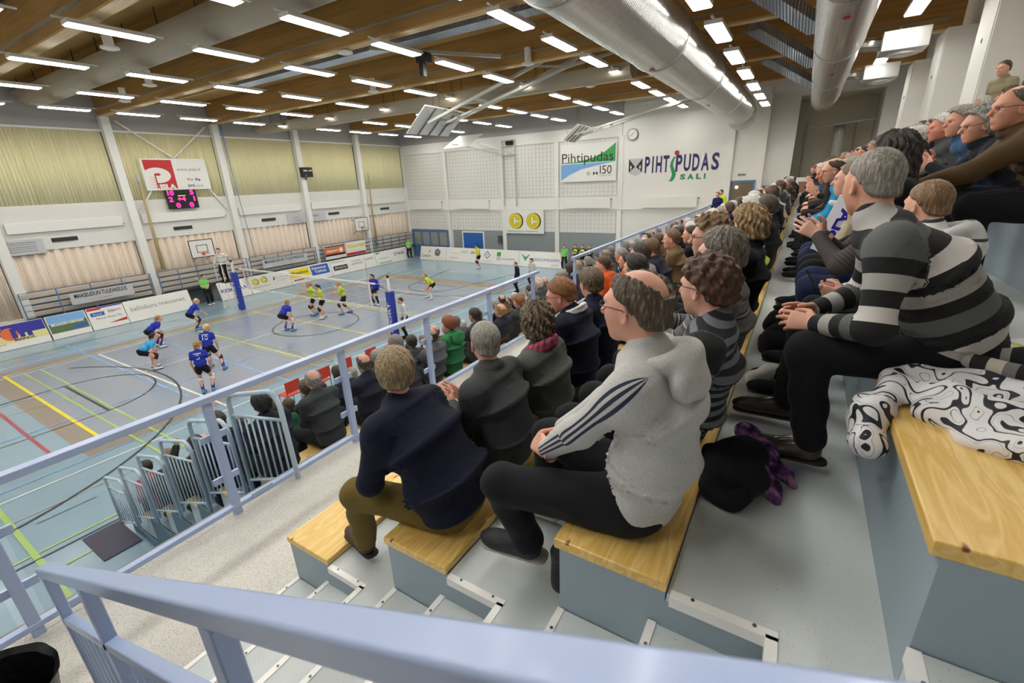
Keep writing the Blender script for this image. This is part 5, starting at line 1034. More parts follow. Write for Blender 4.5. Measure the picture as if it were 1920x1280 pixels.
J=seated((.05,.0,.75),turn=-45,pitch=2)
t=hero('person with wavy streaked bobbed hair, red plaid scarf and grey-green sweater',1,-.52,dict(HER,skin=(222,172,150),hair=(92,76,58),hair2=(196,178,146),style='bob',th=.03,wave=.006,seed=3,fat=1.14,top=dict(mat=GREEN_G,name='sweater',belly=.02),bottom=dict(mat=BLKT),shoe=DKC),J); scarf(t,J,PLAID)
J=seated((.14,.0,.80),turn=14,pitch=16)
hero('person with short ginger hair and glasses in a navy sweater with white collar',1,.02,dict(HER,skin=(224,160,140),hair=(140,92,52),hair2=(176,124,76),style='short',th=.02,seed=4,fat=1.2,glasses=1,top=dict(mat=NAVYK,name='sweater',collar=.016),bottom=dict(mat=BLKT),shoe=DKC),J)
t=[o for o in bpy.data.objects if o.name.startswith('person')][-1]; scarf(t,J,mat('white_shirt_collar',(232,230,230),.8),.016,'shirt_collar')
J=seated((.12,.0,.78),turn=-36,pitch=4)
hero('person with brown bowl-cut hair in navy, just behind the ginger-haired one',1,.56,dict(HER,skin=(214,158,134),hair=(96,78,56),hair2=(150,128,98),style='short',th=.024,seed=5,fat=1.05,top=dict(mat=NAVYK,name='sweater',collar=.018),bottom=dict(mat=BLKT),shoe=DKC),J)
# grey hoodie
SNK=mat('sneaker_black',(30,31,33),.6,bump=.3,bscale=60); SOL=mat('sneaker_sole',(172,162,150),.6)
J=seated((.05,.0,.80),turn=-12,pitch=2,wrL=(.40,.04,.16),wrR=(.42,-.10,.15),knL=(.50,.17,.07),knR=(.47,-.2,.10),anL=(.42,.10,-.25),anR=(.52,-.26,-.335),poleL=(-.2,1,-.35),hunch=.06); J['ftL']=V3(.75,.1,.0); J['fuL']=V3(.1,.2,1)
J['handL']=(nrm(V3(.75,-.6,-.1)),nrm(V3(.3,.7,.6)),dict(curl=(.5,.6,.7,.8),thumb=.5)); J['handR']=(nrm(V3(.6,.75,.05)),nrm(V3(.5,-.5,.6)),dict(curl=(.6,.7,.8,.9),thumb=.6))
HOODJ=J
hero('balding person with glasses in a grey hoodie with three navy sleeve stripes',2,-1.56,dict(HER,h=.007,hc=.008,hh=.0038,hf=.0036,skin=(222,164,140),hair=(84,68,50),hair2=(150,132,108),style='bald',th=.019,crown=.66,wave=.0016,seed=6,glasses=1,fat=1.06,top=dict(mat=HOOD,name='hoodie',hood=1,belly=.01,wr=.004,wf=30,cuff=.9),bottom=dict(mat=BLKT,w=1.05),shoe=SNK,sole=SOL,laces=1),J)
J=seated((-.08,.0,.76),turn=-26,pitch=4)
hero('person with short curly brown hair in a black and grey thin-striped top',2,-1.02,dict(HER,skin=(224,170,150),hair=(76,44,28),hair2=(126,80,52),style='curly',th=.026,wave=.004,seed=7,glasses=1,fat=1.02,top=dict(mat=THIN,name='striped_top',wr=.002,belly=.015),bottom=dict(mat=BLKT,w=1.06),shoe=DKC),J)
J=seated((-.05,.0,.81),turn=-16,pitch=4,wrL=(.3,.05,.42),wrR=(.3,-.07,.42),handL=(nrm(V3(.5,-.1,.9)),nrm(V3(0,1,.0)),dict(curl=(.15,.15,.2,.2),thumb=.1)),handR=(nrm(V3(.5,.1,.9)),nrm(V3(0,-1,.0)),dict(curl=(.15,.15,.2,.2),thumb=.1)))
hero('person with straight grey hair and glasses in a patterned grey knit cardigan',2,-.48,dict(HER,skin=(226,174,154),hair=(98,88,74),hair2=(168,158,140),style='short',th=.024,seed=8,glasses=1,fat=1.1,top=dict(mat=NORD,name='cardigan'),bottom=dict(mat=BLKT),shoe=DKC),J)
J=seated((.10,.0,.82),turn=8,pitch=4)
hero('person with curly light brown hair and glasses beyond the patterned cardigan',2,.14,dict(HER,h=.012,hc=.013,skin=(222,170,148),hair=(120,92,60),hair2=(184,156,112),style='curly',th=.03,wave=.005,seed=9,glasses=1,fat=1.0,top=dict(mat=DKC,name='coat'),bottom=dict(mat=BLKT),shoe=DKC),J)
J=seated((-.05,.0,.82),turn=-30,pitch=2)
t=hero('person with blonde bobbed hair in a black coat with yellow-green and white panels',2,.78,dict(HER,h=.012,hc=.012,skin=(226,176,154),hair=(150,122,82),hair2=(222,200,156),style='bob',th=.034,wave=.006,seed=10,fat=1.1,top=dict(mat=DKC,name='coat',collar=.02),bottom=dict(mat=BLKT),shoe=DKC),J)
J=seated((-.0,.0,.80),turn=-20,pitch=2)
hero('person in a white jacket with yellow-green side panels behind the blonde bob',2,1.35,dict(HER,h=.014,hc=.014,skin=(222,170,148),hair=(70,52,40),style='short',th=.02,seed=11,fat=1.05,top=dict(mat=band_mat('white_lime',[(0,(232,232,228)),(.55,(206,224,70)),(.8,(232,232,228))],.6),name='jacket'),bottom=dict(mat=BLKT),shoe=DKC),J)
J=seated((-.06,.0,.84),turn=-20,pitch=4)
hero('person with cropped dark hair in a plain black pullover beyond the blonde bob',2,2.5,dict(HER,h=.014,hc=.014,skin=(216,160,136),hair=(66,56,48),hair2=(110,98,86),style='short',th=.01,wave=.001,seed=12,fat=1.05,top=dict(mat=DKC,name='pullover'),bottom=dict(mat=BLKT),shoe=DKC),J)
# striped sweater
SHOE=mat('brown_leather',(60,48,40),.35,coat=.3,bump=.1)
J=seated((.36,.0,.72),turn=-58,pitch=6,wrL=(.46,.11,.19),wrR=(.47,-.07,.20),knL=(.47,.17,.09),knR=(.47,-.2,.09),anL=(.40,.15,-.335),anR=(.5,-.22,-.335),poleL=(-.3,.7,-.9),poleR=(-.3,-.7,-.9),hunch=.07)
J['handL']=(nrm(V3(.8,-.3,-.02)),nrm(V3(.1,.8,.5)),dict(curl=(.15,.25,.35,.45),thumb=.35)); J['handR']=(nrm(V3(.75,.4,.08)),nrm(V3(.1,-.8,.5)),dict(curl=(.15,.3,.45,.6),thumb=.35))
t=hero('person with cropped grey hair in a black and grey wide-striped sweater leaning forward',3,-.74,dict(HER,h=.007,hc=.008,hh=.0038,hf=.0036,skin=(218,160,134),hair=(140,132,122),hair2=(190,182,172),style='short',th=.006,wave=.0005,seed=13,fat=1.08,s=.97,top=dict(mat=STRIPE,name='striped_sweater',belly=.015,wr=.004,slant=.0),bottom=dict(mat=BLKT,w=1.06),shoe=SHOE,laces=1),J)
w_=J['wrL']; m=M(); d_=nrm(w_-J['elL']); o_=w_-d_*.012; a_=nrm(np.cross(d_,V3(0,0,1))); b__=np.cross(d_,a_); m.tube([Vector(o_+a_*.031*math.cos(k*PI/8)+b__*.031*math.sin(k*PI/8)) for k in range(17)],.007,8); o=m.build('wristwatch',mat('watch_steel',(190,186,176),.25,metal=.9),None,smooth=True,org=(0,0,0)); o.parent=t
# boy with phone
BOY=band_mat('boy_hoodie',[(0,(226,226,226)),(.3,(60,60,62)),(.36,(200,200,200)),(.7,(120,118,112)),(.78,(228,228,226))],.2)
J=seated((.08,.0,.60),turn=-55,pitch=6,sc=.82,wrL=(.33,.03,.16),wrR=(.33,-.06,.16),knL=(.44,.1,.05),knR=(.44,-.1,.05),anL=(.46,.1,-.35),anR=(.46,-.1,-.35),handL=(nrm(V3(.9,-.2,.1)),nrm(V3(.2,1,-.3)),dict(curl=(.5,.6,.7,.7),thumb=.5)),handR=(nrm(V3(.9,.2,.1)),nrm(V3(.2,-1,-.3)),dict(curl=(.5,.6,.7,.7),thumb=.5)))
hero('boy with cropped light brown hair in a white and grey patterned hoodie',3,-.12,dict(HER,h=.008,hh=.0042,s=.86,skin=(226,170,146),hair=(132,100,66),hair2=(170,138,100),style='short',th=.009,wave=.0008,seed=14,fat=1.0,top=dict(mat=BOY,name='hoodie',hood=1),bottom=dict(mat=BLKT),shoe=DKC),J)
X,Z=st(3); tag(M().bar((X-.44,-.13,Z+.17),(X-.50,-.10,Z+.27),.07,.009,(1,0,.3)).build('mobile_phone',[mat('phone_black',(28,28,32),.2)],bevel=.003),'black mobile phone held by the boy beside the striped sweater','phone')
# clapping in ribbed cardigan, head hidden
J=seated((.25,.0,.66),turn=-20,pitch=12,wrL=(.46,.06,.40),wrR=(.44,-.06,.40),poleL=(-.2,.7,-.8),handL=(nrm(V3(.85,-.15,.5)),nrm(V3(0.1,1,.3)),dict(curl=(.15,.2,.25,.3),thumb=.1)),handR=(nrm(V3(.75,.25,.55)),nrm(V3(0,-1,-.2)),dict(curl=(.2,.2,.25,.3),thumb=.1)))
hero('person in a ribbed brown-grey cardigan and navy jeans clapping beyond the striped sweater',3,.42,dict(HER,hf=.0045,skin=(226,172,152),hair=(92,70,50),style='bob',th=.02,seed=15,fat=1.05,top=dict(mat=RIBB,name='cardigan',wr=.005),bottom=dict(mat=JEAN,w=1.1),shoe=DKC),J)
J=seated((.12,.0,.83),turn=-30,pitch=2)
hero('person with long dark brown hair in black behind the two nearest heads on this row',3,1.02,dict(HER,h=.012,hc=.012,skin=(222,170,148),hair=(44,34,30),hair2=(92,70,54),style='long',th=.034,wave=.005,seed=16,fat=1.1,top=dict(mat=DKC,name='coat'),bottom=dict(mat=BLKT),shoe=DKC),J)
CREAM=cloth('cream_fleece',(214,198,170),.3,90); CYAN=cloth('cyan_jacket',(40,140,186))
J=seated((.27,.0,.68),turn=-10,pitch=2,wrL=(.45,.05,.3),wrR=(.45,-.07,.3))
t=hero('person in cream fleece wearing a blue and white supporter scarf',3,1.72,dict(HER,h=.012,hc=.012,hh=.006,skin=(222,168,146),hair=(130,110,86),style='short',th=.014,seed=17,fat=1.12,top=dict(mat=CREAM,name='fleece',wr=.005),bottom=dict(mat=JEAN),shoe=DKC),J)
scarf(t,J,band_mat('fan_scarf',[(0,(234,234,238)),(.5,(52,48,190))],.12,'band'),.03,drop=.02)
m=M(); m.bar((.26,.19,.56),(.40,.20,.12),.14,.02,(.3,1,0),0); c=m.build('scarf_end',[mat('fan_scarf_white',(230,230,238),.9),mat('fan_scarf_blue',(54,48,180),.9)],None,bevel=.004,org=(0,0,0)); c.parent=t
m=M(); m.text('PISLA',(.40,.235,.16),(-.30,0,.95),(-.95,0,-.3),.34,.09,0,bold=.04,off=.0); c2=m.build('scarf_lettering',mat('fan_scarf_blue',(54,48,180),.9),None,org=(0,0,0)); c2.parent=t
J=seated((.33,.0,.75),turn=6,pitch=14,wrL=(.5,.04,.2),wrR=(.5,-.06,.2))
hero('balding person with glasses in a cyan-blue jacket beyond the supporter scarf',3,3.3,dict(HER,h=.014,hc=.014,hh=.007,skin=(216,156,130),hair=(70,56,42),style='bald',th=.014,seed=18,glasses=1,fat=1.05,top=dict(mat=CYAN,name='jacket'),bottom=dict(mat=BLKT),shoe=DKC),J)
J=seated((.36,.0,.72),turn=14,pitch=18,wrL=(.5,.04,.24),wrR=(.5,-.06,.24))
hero('white-haired person looking down in a black coat, next beyond the cyan jacket',3,4.1,dict(HER,h=.014,hc=.014,hh=.007,skin=(214,140,112),hair=(190,184,176),hair2=(224,220,214),style='short',th=.014,seed=19,fat=1.05,top=dict(mat=DKC,name='coat'),bottom=dict(mat=BLKT),shoe=DKC),J)
# row E
BRJ=cloth('brown_jacket',(84,66,44),.12,80)
J=seated((.40,.0,.66),turn=14,pitch=4,wrL=(.78,.08,.22),wrR=(.74,-.1,.22),knL=(.5,.15,.08),knR=(.5,-.15,.08),poleL=(-.3,.6,-.8),hunch=.06)
hero('balding grey-haired person with glasses in a brown jacket at the right edge',4,1.3,dict(HER,h=.009,hc=.010,hh=.0045,skin=(218,156,130),hair=(98,90,82),hair2=(160,152,142),style='bald',crown=.68,th=.013,wave=.001,seed=20,glasses=1,fat=1.25,top=dict(mat=BRJ,name='jacket',collar=.028,hem=1,wr=.005),bottom=dict(mat=BLKT),shoe=DKC),J,dx=-.08)
J=seated((.38,.0,.62),turn=16,pitch=10,wrL=(.62,.06,.34),wrR=(.60,-.08,.36),handL=(nrm(V3(.8,-.1,.5)),nrm(V3(0,1,.2)),dict(curl=(.15,.2,.2,.25),thumb=.1)),handR=(nrm(V3(.7,.25,.6)),nrm(V3(0,-1,.1)),dict(curl=(.15,.2,.2,.25),thumb=.1)))
hero('person with wavy silver hair and glasses clapping in a dark padded coat',4,2.2,dict(HER,h=.010,hc=.012,hh=.005,skin=(222,164,140),hair=(150,148,142),hair2=(208,206,200),style='bob',th=.024,wave=.006,seed=21,glasses=1,fat=1.1,top=dict(mat=cloth('dark_padded',(30,34,42),.2,30),name='coat',collar=.03),bottom=dict(mat=cloth('dark_blue_jeans',(34,44,66))),shoe=DKC),J,dx=-.05)
J=seated((.40,.0,.70),turn=14,pitch=4)
hero('grey-haired person in a blue shirt beyond the clapping silver-haired one',4,2.95,dict(HER,h=.013,hc=.013,hh=.006,skin=(220,158,134),hair=(140,134,124),hair2=(180,174,164),style='short',th=.02,seed=22,fat=1.1,top=dict(mat=cloth('denim_shirt',(52,84,120)),name='shirt',collar=.016),bottom=dict(mat=BLKT),shoe=DKC),J)
J=seated((.38,.0,.70),turn=14,pitch=4)
hero('white-haired ruddy person in a charcoal jacket, further along the fifth bench',4,3.8,dict(HER,h=.014,hc=.014,hh=.007,skin=(222,146,124),hair=(206,202,194),hair2=(236,234,230),style='short',th=.022,seed=23,fat=1.15,top=dict(mat=CHAR,name='jacket'),bottom=dict(mat=BLKT),shoe=DKC),J)
# rows beyond the railing gap
MB2=dict(h=.014,hc=.014,hh=.007,hf=.006)
for (lab,i,Y,hd,tn,sk_,hr,hr2,stl,th_,tp,nm,ex) in (
 ('person with brown hair in a bright orange top beyond the railing gap',0,3.75,(.27,0,.75),10,(220,160,136),(74,50,34),(104,74,50),'short',.02,cloth('orange_top',(206,88,40)),'top',{}),
 ('person with dark brown hair in a rust-orange sweater beside the bright orange top',0,4.4,(.12,0,.72),10,(220,160,136),(60,42,30),(90,64,46),'bob',.02,cloth('orange_top2',(196,84,44)),'sweater',{}),
 ('dark-haired person with a long bob directly behind the bald grey hoodie head',1,1.45,(.02,0,.76),-10,(216,164,142),(34,26,26),(60,46,42),'bob',.026,cloth('mauve_grey_jacket',(150,144,146)),'jacket',{}),
 ('person with short dark hair in a mauve-grey jacket, left of the dark vest',1,2.1,(.16,0,.79),-4,(216,160,138),(58,42,34),(90,68,54),'short',.02,cloth('mauve_grey_jacket2',(158,150,150)),'jacket',{}),
 ('person with brown crew cut in a dark vest over a striped shirt',1,2.75,(.22,0,.76),6,(216,156,130),(108,80,50),(140,108,74),'short',.012,cloth('dark_vest',(34,38,50)),'vest',{}),
 ('person with brown hair in a tan suit jacket with a blue shirt collar',1,3.45,(.13,0,.79),10,(222,160,138),(110,82,54),(150,118,84),'short',.016,cloth('tan_suit',(116,94,66)),'suit_jacket',dict(collar=.02)),
 ('person with dark hair in a black jacket behind the tan suit',1,4.15,(.02,0,.77),10,(216,156,134),(50,36,28),(80,60,46),'short',.018,DKC,'jacket',{})):
    J=seated(hd,turn=tn,pitch=4,wrL=(.4,.05,.26),wrR=(.4,-.05,.26)); hero(lab,i,Y,dict(MB2,skin=sk_,hair=hr,hair2=hr2,style=stl,th=th_,seed=int(Y*10),fat=1.05,top=dict(mat=tp,name=nm,**ex),bottom=dict(mat=BLKT),shoe=DKC),J)
# ================================================================ LOWER STAND, PEOPLE NEAR THE GALLERY
def low(lab,k,Y,q,J): return place(lab,(LXk[k]+.2,Y,LL[k]+.035),PI,J,q)
for (lab,k,Y,hd,tn,sk_,hr,hr2,stl,th_,tp,nm,bm,ex) in (
 ('person with black cropped hair in a dark jacket just below the glass railing',5,-.80,(.12,0,.80),-20,(190,130,104),(24,20,20),(40,34,32),'short',.022,cloth('ink_jacket',(40,42,54)),'jacket',BLKT,dict(collar=.024)),
 ('person with bald grey head in a charcoal jacket below the second glass pane',5,-.18,(.14,0,.80),-14,(214,164,146),(150,140,132),(180,172,164),'bald',.008,CHAR,'jacket',BLKT,{}),
 ('bald person in a navy jacket below the third railing post',5,.42,(-.02,0,.81),-14,(216,156,134),(90,76,64),(120,104,90),'bald',.01,cloth('deep_navy_jacket',(40,42,56)),'jacket',BLKT,{}),
 ('grey-haired person in a dark grey coat behind the fair-haired navy sweater head',5,1.2,(.22,0,.78),-10,(210,156,134),(140,130,118),(170,160,148),'short',.018,CHAR,'coat',BLKT,{}),
 ('person with thinning dark hair in a grey fleece with a blue collar',5,1.62,(-.05,0,.80),-10,(206,150,128),(62,50,42),(96,80,68),'bald',.012,cloth('mid_grey_fleece',(96,96,100)),'fleece',BLKT,{}),
 ('person in an orange knit hat and green hoodie seen through the glass',5,2.12,(.02,0,.82),-14,(216,160,138),(150,76,40),(176,96,56),'beanie',.03,cloth('green_hoodie',(52,130,78)),'hoodie',BLKT,dict(hood=1)),
 ('person with dark brown hair in grey right of the green hoodie',5,2.7,(-.05,0,.81),-10,(206,150,128),(50,42,34),(80,68,56),'short',.02,CHAR,'jacket',BLKT,{}),
 ('bald person with long ginger hair at the nape in a navy jacket with red band',5,3.2,(-.22,0,.78),-10,(226,170,150),(176,128,74),(214,170,110),'bald',.02,NAVRED,'jacket',BLKT,{}),
 ('person with curly ginger hair beside the navy and red jacket',5,3.85,(-.2,0,.78),-8,(224,166,144),(156,98,52),(190,130,76),'curly',.028,CHAR,'coat',BLKT,{}),
 ('person in grey with dark cropped hair near the end post of the railing',5,4.6,(-.02,0,.80),-8,(206,150,128),(56,50,44),(80,72,64),'short',.012,cloth('slate_top',(92,98,100)),'sweater',BLKT,{}),
 ('person with grey hair in a brown-grey coat lower down through the glass',4,3.9,(.26,0,.76),-8,(206,150,128),(120,112,104),(150,142,132),'short',.016,cloth('taupe_coat',(100,90,90)),'coat',BLKT,{}),
 ('brown-haired person in a green shirt behind the black-haired one in the lower stand',4,-.2,(-.05,0,.80),-10,(206,150,128),(70,54,40),(104,84,64),'short',.01,cloth('bottle_green',(36,88,66)),'shirt',BLKT,{}),
 ('child-sized person with cropped brown hair further down the lower stand',3,.62,(.02,0,.76),-10,(214,160,138),(88,66,46),(120,94,70),'short',.008,BLKT,'jacket',BLKT,{}),
 ('person with a raised fist in a dark olive jacket beside the guard rails',3,-.72,(.1,0,.78),-12,(206,150,128),(60,46,36),(90,72,58),'short',.016,cloth('dark_olive_jacket',(44,46,42)),'jacket',BLKT,dict(fist=1)),
 ('person with light brown cropped hair in a dark olive coat behind the guard rails',2,-.72,(.14,0,.80),-12,(214,160,138),(140,110,80),(170,140,108),'short',.007,cloth('dark_olive_coat',(58,60,54)),'coat',BLKT,{}),
 ('dark-haired person in a red and black jacket at the foot of the lower stand',1,-.7,(.3,0,.74),-12,(214,160,138),(46,38,32),(70,58,48),'short',.016,band_mat('red_black_jacket',[(0,(190,44,40)),(.5,(40,38,40))],.5),'jacket',BLKT,{}),
 ('person with brown hair in a navy blue jacket between guard rails and glass',4,-.74,(.3,0,.80),-10,(206,150,128),(66,50,40),(96,76,60),'short',.018,cloth('royal_navy_jacket',(30,36,74)),'jacket',BLKT,{})):
    ex=dict(ex); fist=ex.pop('fist',0)
    J=seated(hd,turn=tn,pitch=4,wrL=(.4,.05,.26),wrR=(.4,-.05,.26)) if not fist else seated(hd,turn=tn,pitch=4,wrL=(.42,.12,.72),wrR=(.4,-.05,.26),handL=(nrm(V3(.3,0,1)),nrm(V3(0,1,0)),dict(curl=(1.3,1.35,1.4,1.4),thumb=.9)))
    q=dict(MB2,skin=sk_,hair=hr,hair2=hr2,style=stl if stl!='beanie' else 'short',th=th_,seed=int(Y*10)+k,fat=1.05,top=dict(mat=tp,name=nm,**ex),bottom=dict(mat=bm),shoe=DKC)
    if k==5 and Y<2.5: q.update(h=.011,hc=.011,hh=.0055)
    low(lab,k,Y,q,J)
# ================================================================ CROWD
CT=[]; rnd=random.Random(11)
def template(stl,th_,turn_,clap,fat,lean,seed,s=1.0,k='H'):
    turn=turn_-14; hd=(.12+lean,0,.80-abs(lean)*.3)
    kw=dict(handL=(nrm(V3(.8,-.1,.5)),nrm(V3(0,1,.1)),dict(curl=(.15,.2,.2,.25),thumb=.1)),handR=(nrm(V3(.8,.1,.5)),nrm(V3(0,-1,.1)),dict(curl=(.15,.2,.2,.25),thumb=.1)),wrL=(.4,.04,.36),wrR=(.4,-.05,.36)) if clap else dict(wrL=(.42,.06,.2),wrR=(.42,-.06,.2),handL=(V3(.9,-.4,-.1),V3(.1,.5,.8),dict(curl=(.5,.5,.5,.5),thumb=.3)),handR=(V3(.9,.4,-.1),V3(.1,-.5,.8),dict(curl=(.5,.5,.5,.5),thumb=.3)))
    J=seated(hd,turn=turn,pitch=5,hunch=.05,**kw)
    t=thing('person','spectator','person',(60,0,0)); ORG[t.name]=(0,0,0); t.rotation_euler=(0,0,PI)
    figure(t,J,dict(h=.02,hc=.018,hh=.010,hf=.009,simple=1,skin=(214,158,134),hair=(90,70,50),style=stl,th=th_,seed=seed,fat=fat,top=dict(mat=CHAR,name='jacket',collar=.022 if seed%2 else 0),bottom=dict(mat=BLKT),shoe=DKC)); return t
TS=[template('short',.018,-14,0,1.08,.1,1),template('short',.01,-4,1,1.15,.0,2),template('bald',.012,-20,0,1.1,.2,3),template('bob',.028,-10,1,1.05,.05,4),template('short',.024,6,0,1.0,.25,5),template('curly',.026,-16,0,1.1,.02,6),template('bob',.02,4,0,1.0,.12,7),template('bald',.009,0,1,1.18,.08,8)]
TN=['short','short','balding','bobbed','short','curly','bobbed','balding']
HC=[('grey',(150,144,136)),('white',(206,202,196)),('brown',(86,62,42)),('dark brown',(52,40,32)),('light brown',(132,104,72)),('blonde',(186,158,112)),('black',(34,28,28)),('ginger',(150,94,54))]
TC=[('black',(26,26,30)),('navy',(32,38,66)),('charcoal',(66,68,72)),('brown',(92,72,54)),('dark red',(120,34,40)),('grey',(128,126,126)),('cream',(210,198,176)),('blue',(48,92,150)),('olive',(76,78,54)),('white',(222,220,216)),('teal',(40,110,116)),('purple',(88,62,104))]
SK=[skin(c) for c in ((218,160,136),(208,146,122),(224,172,150),(214,150,124))]
def setm(o,m,slot=0): o.material_slots[slot].link='OBJECT'; o.material_slots[slot].material=m
used=0
def crowd(t,x,y,z,hc,tcol,lab,grp,s=1.0,yaw=PI):
    r=t.copy(); COL.objects.link(r); r.location=(x,y,z); r.rotation_euler=(0,0,yaw+rnd.uniform(-.12,.12)); r.scale=(s,s,s); r['label']=lab; r['category']='person'; r['group']=grp
    for ch in t.children:
        c=ch.copy(); COL.objects.link(c); c.parent=r; b=ch.name.split('.')[0]
        if b=='body': setm(c,SK[rnd.randrange(4)])
        elif b=='hair': setm(c,hair_mat(hc))
        elif b=='jacket': setm(c,tcol)
        elif b=='trousers' and rnd.random()<.4: setm(c,JEAN)
    return r
def fill(rowname,grp,x,z,y0,y1,step,skip,wts=None):
    ys=[]; y=y0
    while y<y1:
        if rnd.random()>skip: ys.append(y+rnd.uniform(-.05,.05))
        y+=step
    for k,y in enumerate(ys):
        ti=rnd.randrange(len(TS)); hn,hcv=HC[min(len(HC)-1,int(abs(rnd.gauss(1.6,2))))]; tn,tcv=TC[min(len(TC)-1,int(abs(rnd.gauss(0,3.6))))]
        crowd(TS[ti],x+rnd.uniform(-.03,.05),y,z,hcv,cloth('crowd_'+tn.replace(' ','_'),tcv,.1,80),'%s-haired person (%s) in %s, %s, %s from far wall'%(hn,TN[ti],tn,rowname,ORD[len(ys)-1-k]),grp,rnd.uniform(.94,1.03))
UP='spectators in the upper stand'; LO='spectators in the lower stand'
for i,(y0,y1) in enumerate(((5.0,22.5),(4.8,23),(3.2,23.5),(4.7,24),(4.5,24),(3.4,24))):
    X,Z=st(i); fill('upper %s bench'%RN[i],UP,X,Z,y0,y1,.56,.1)
for k,(y0,y1,sk_) in {5:(5.2,20,.1),4:(4.6,14,.12),3:(1.3,12,.2),2:(-.1,10,.35),1:(0,8,.5)}.items():
    fill('lower stand %s row'%ORD[k-1],LO,LXk[k]+.2,LL[k]+.035,y0,y1,.58,sk_)
for (k,y,hn,hcv,tn,tcv,lab) in ((4,.4,'',(86,62,42),'',(40,42,50),'brown-haired person in dark grey two rows below the bald navy jacket'),(4,1.0,'',(60,48,40),'',(40,42,50),'dark-haired person in dark grey lower stand second row down'),(4,1.7,'',(150,144,136),'',(60,62,70),'grey-haired person seen past the fair-haired navy sweater'),(4,2.5,'',(52,40,32),'',(66,68,72),'dark-haired person in charcoal left of the green hoodie'),(4,3.2,'',(120,104,84),'',(92,72,54),'light brown-haired person in brown right of the green hoodie')):
    crowd(TS[rnd.randrange(8)],LXk[k]+.2,y,LL[k]+.035,hcv,cloth('lc_%d%d%d'%tcv,tcv),lab,LO)
for t in TS:
    for c in list(t.children): bpy.data.objects.remove(c)
    bpy.data.objects.remove(t)
# ================================================================ PLAYERS AND OFFICIALS
PB=cloth('player_blue',(44,56,170),.05,120); PK=cloth('player_black',(24,24,30),.05,120); LIB=cloth('libero_blue',(72,164,224),.05,120); LIME=cloth('player_lime',(206,224,60),.05,120); BIB=cloth('judge_green',(130,214,110),.05,120); WSH=cloth('umpire_white',(206,206,204),.05,120)
SHW=mat('court_shoe_white',(214,218,222),.5); SHB=mat('court_shoe_blue',(90,150,206),.5); SOCKB=mat('sock_blue',(40,44,140),.8); SOCKW=mat('sock_white',(230,230,228),.8); KNEE=mat('knee_pad_black',(26,26,30),.8)
PL=dict(h=.013,hc=.013,hh=.008,hf=.007,simple=1,legs_bare=1)
def seg_part(t,J,name,frm,to,r0,r1,mt):
    for x in 'LR':
        K=J['kn'+x];A=J['an'+x]; a=K+(A-K)*frm; b=K+(A-K)*to; s=SDF(np.minimum(a,b)-.08,np.maximum(a,b)+.08,.011); s.rc(a,b,r0,r1,.01); mesh_obj(name,[(*s.mesh(),0)],mt,t)
def player(lab,x,y,yaw,J,topm,style='short',hair=(190,160,110),z=0,knee=None,sock=None,shoe=SHW,bottom=None,topname='jersey',num=None,cat='person',**kw):
    q=dict(PL,skin=kw.pop('skin',(226,172,148)),hair=hair,style=style,th=kw.pop('th',.012),top=dict(mat=topm,name=topname,sleeve=kw.pop('sleeve','short'),collar=0,wr=.002,w=kw.pop('w',.92)),bottom=bottom or dict(mat=PK,short=.38,name='shorts',w=1.02),shoe=shoe,**kw)
    if bottom: q['legs_bare']=0
    t=place(lab,(x,y,z),yaw,J,q)
    if knee: seg_part(t,J,'knee_pad',-.1,.14,.066,.062,knee)
    if sock: seg_part(t,J,'sock',.32,.98,.058,.042,sock)
    if num:
        u=nrm(J['neck']-J['hip']); o=J['hip']*.35+J['neck']*.65; dn=nrm(np.cross(V3(0,1,0),u)) ; dn=dn if dn[0]<0 else -dn
        c=o+dn*.125; m=M(); w=.09*len(num); m.text(num,Vector(c+V3(0,w/2,0)-u*.07),(0,-1,0),tuple(u),w,.15,0,bold=.012); m.rect(Vector(c+V3(0,.1,0)+u*.1),Vector((0,-1,0)),Vector(tuple(u)),0,0,.2,.028,0)
        b=m.build('back_number',mat('number_white',(230,230,234),.7),None,org=(0,0,0)); b.parent=t
    return t
def crouch(turn=0,hz_=.72,lean=58,sep=.2,**k): return standing(hipz=hz_,hipx=-.22,lean=lean,turn=turn,pitch=-4,feet=((0,sep),(0,-sep)),wrL=(.2,.15,.60),wrR=(.2,-.15,.60),**k)
R90=PI/2
player('blue volleyball player crouching left of the light blue one, hair in a bun',1.75,4.1,R90-.1,crouch(),PB,hair=(170,130,84),pony=1,sock=SOCKB,knee=KNEE)
player('volleyball player in a light blue shirt crouching with hands on knees',4.35,2.9,R90-.2,crouch(),LIB,hair=(40,30,28),pony=1,knee=KNEE,th=.014)
player('blue player crouching alone toward the far side, white-blonde hair',.6,6.05,R90-.2,standing(hipz=.76,hipx=-.15,lean=45,pitch=2,feet=((.05,.14),(-.05,-.14)),wrL=(.5,.06,.62),wrR=(.5,-.05,.6)),PB,hair=(200,180,140),pony=1,sock=SOCKB,knee=KNEE,shoe=SHB)
player('blue player with white number 10 and blonde ponytail stepping right',6.35,3.95,R90+.75,standing(hipz=.80,hipx=-.05,lean=16,feet=((.1,.15),(-.28,-.42)),turn=-30),PB,hair=(222,198,140),pony=1,th=.02,num='10',sock=SOCKB,knee=KNEE,shoe=SHB)
player('blue player with white number 3 on her back standing nearest the camera',8.35,2.78,R90+1.0,standing(hipz=.86,lean=8,feet=((0,.12),(0,-.14)),turn=-20),PB,hair=(168,126,72),th=.02,pony=1,num='3',sock=SOCKB,knee=SOCKW,shoe=SHB)
player('blue player bent forward with hands on knees inside the centre circle',4.86,7.8,R90+.15,crouch(lean=50,hz_=.76),PB,hair=(176,134,88),pony=1,sock=SOCKB,knee=SOCKW,shoe=SHB)
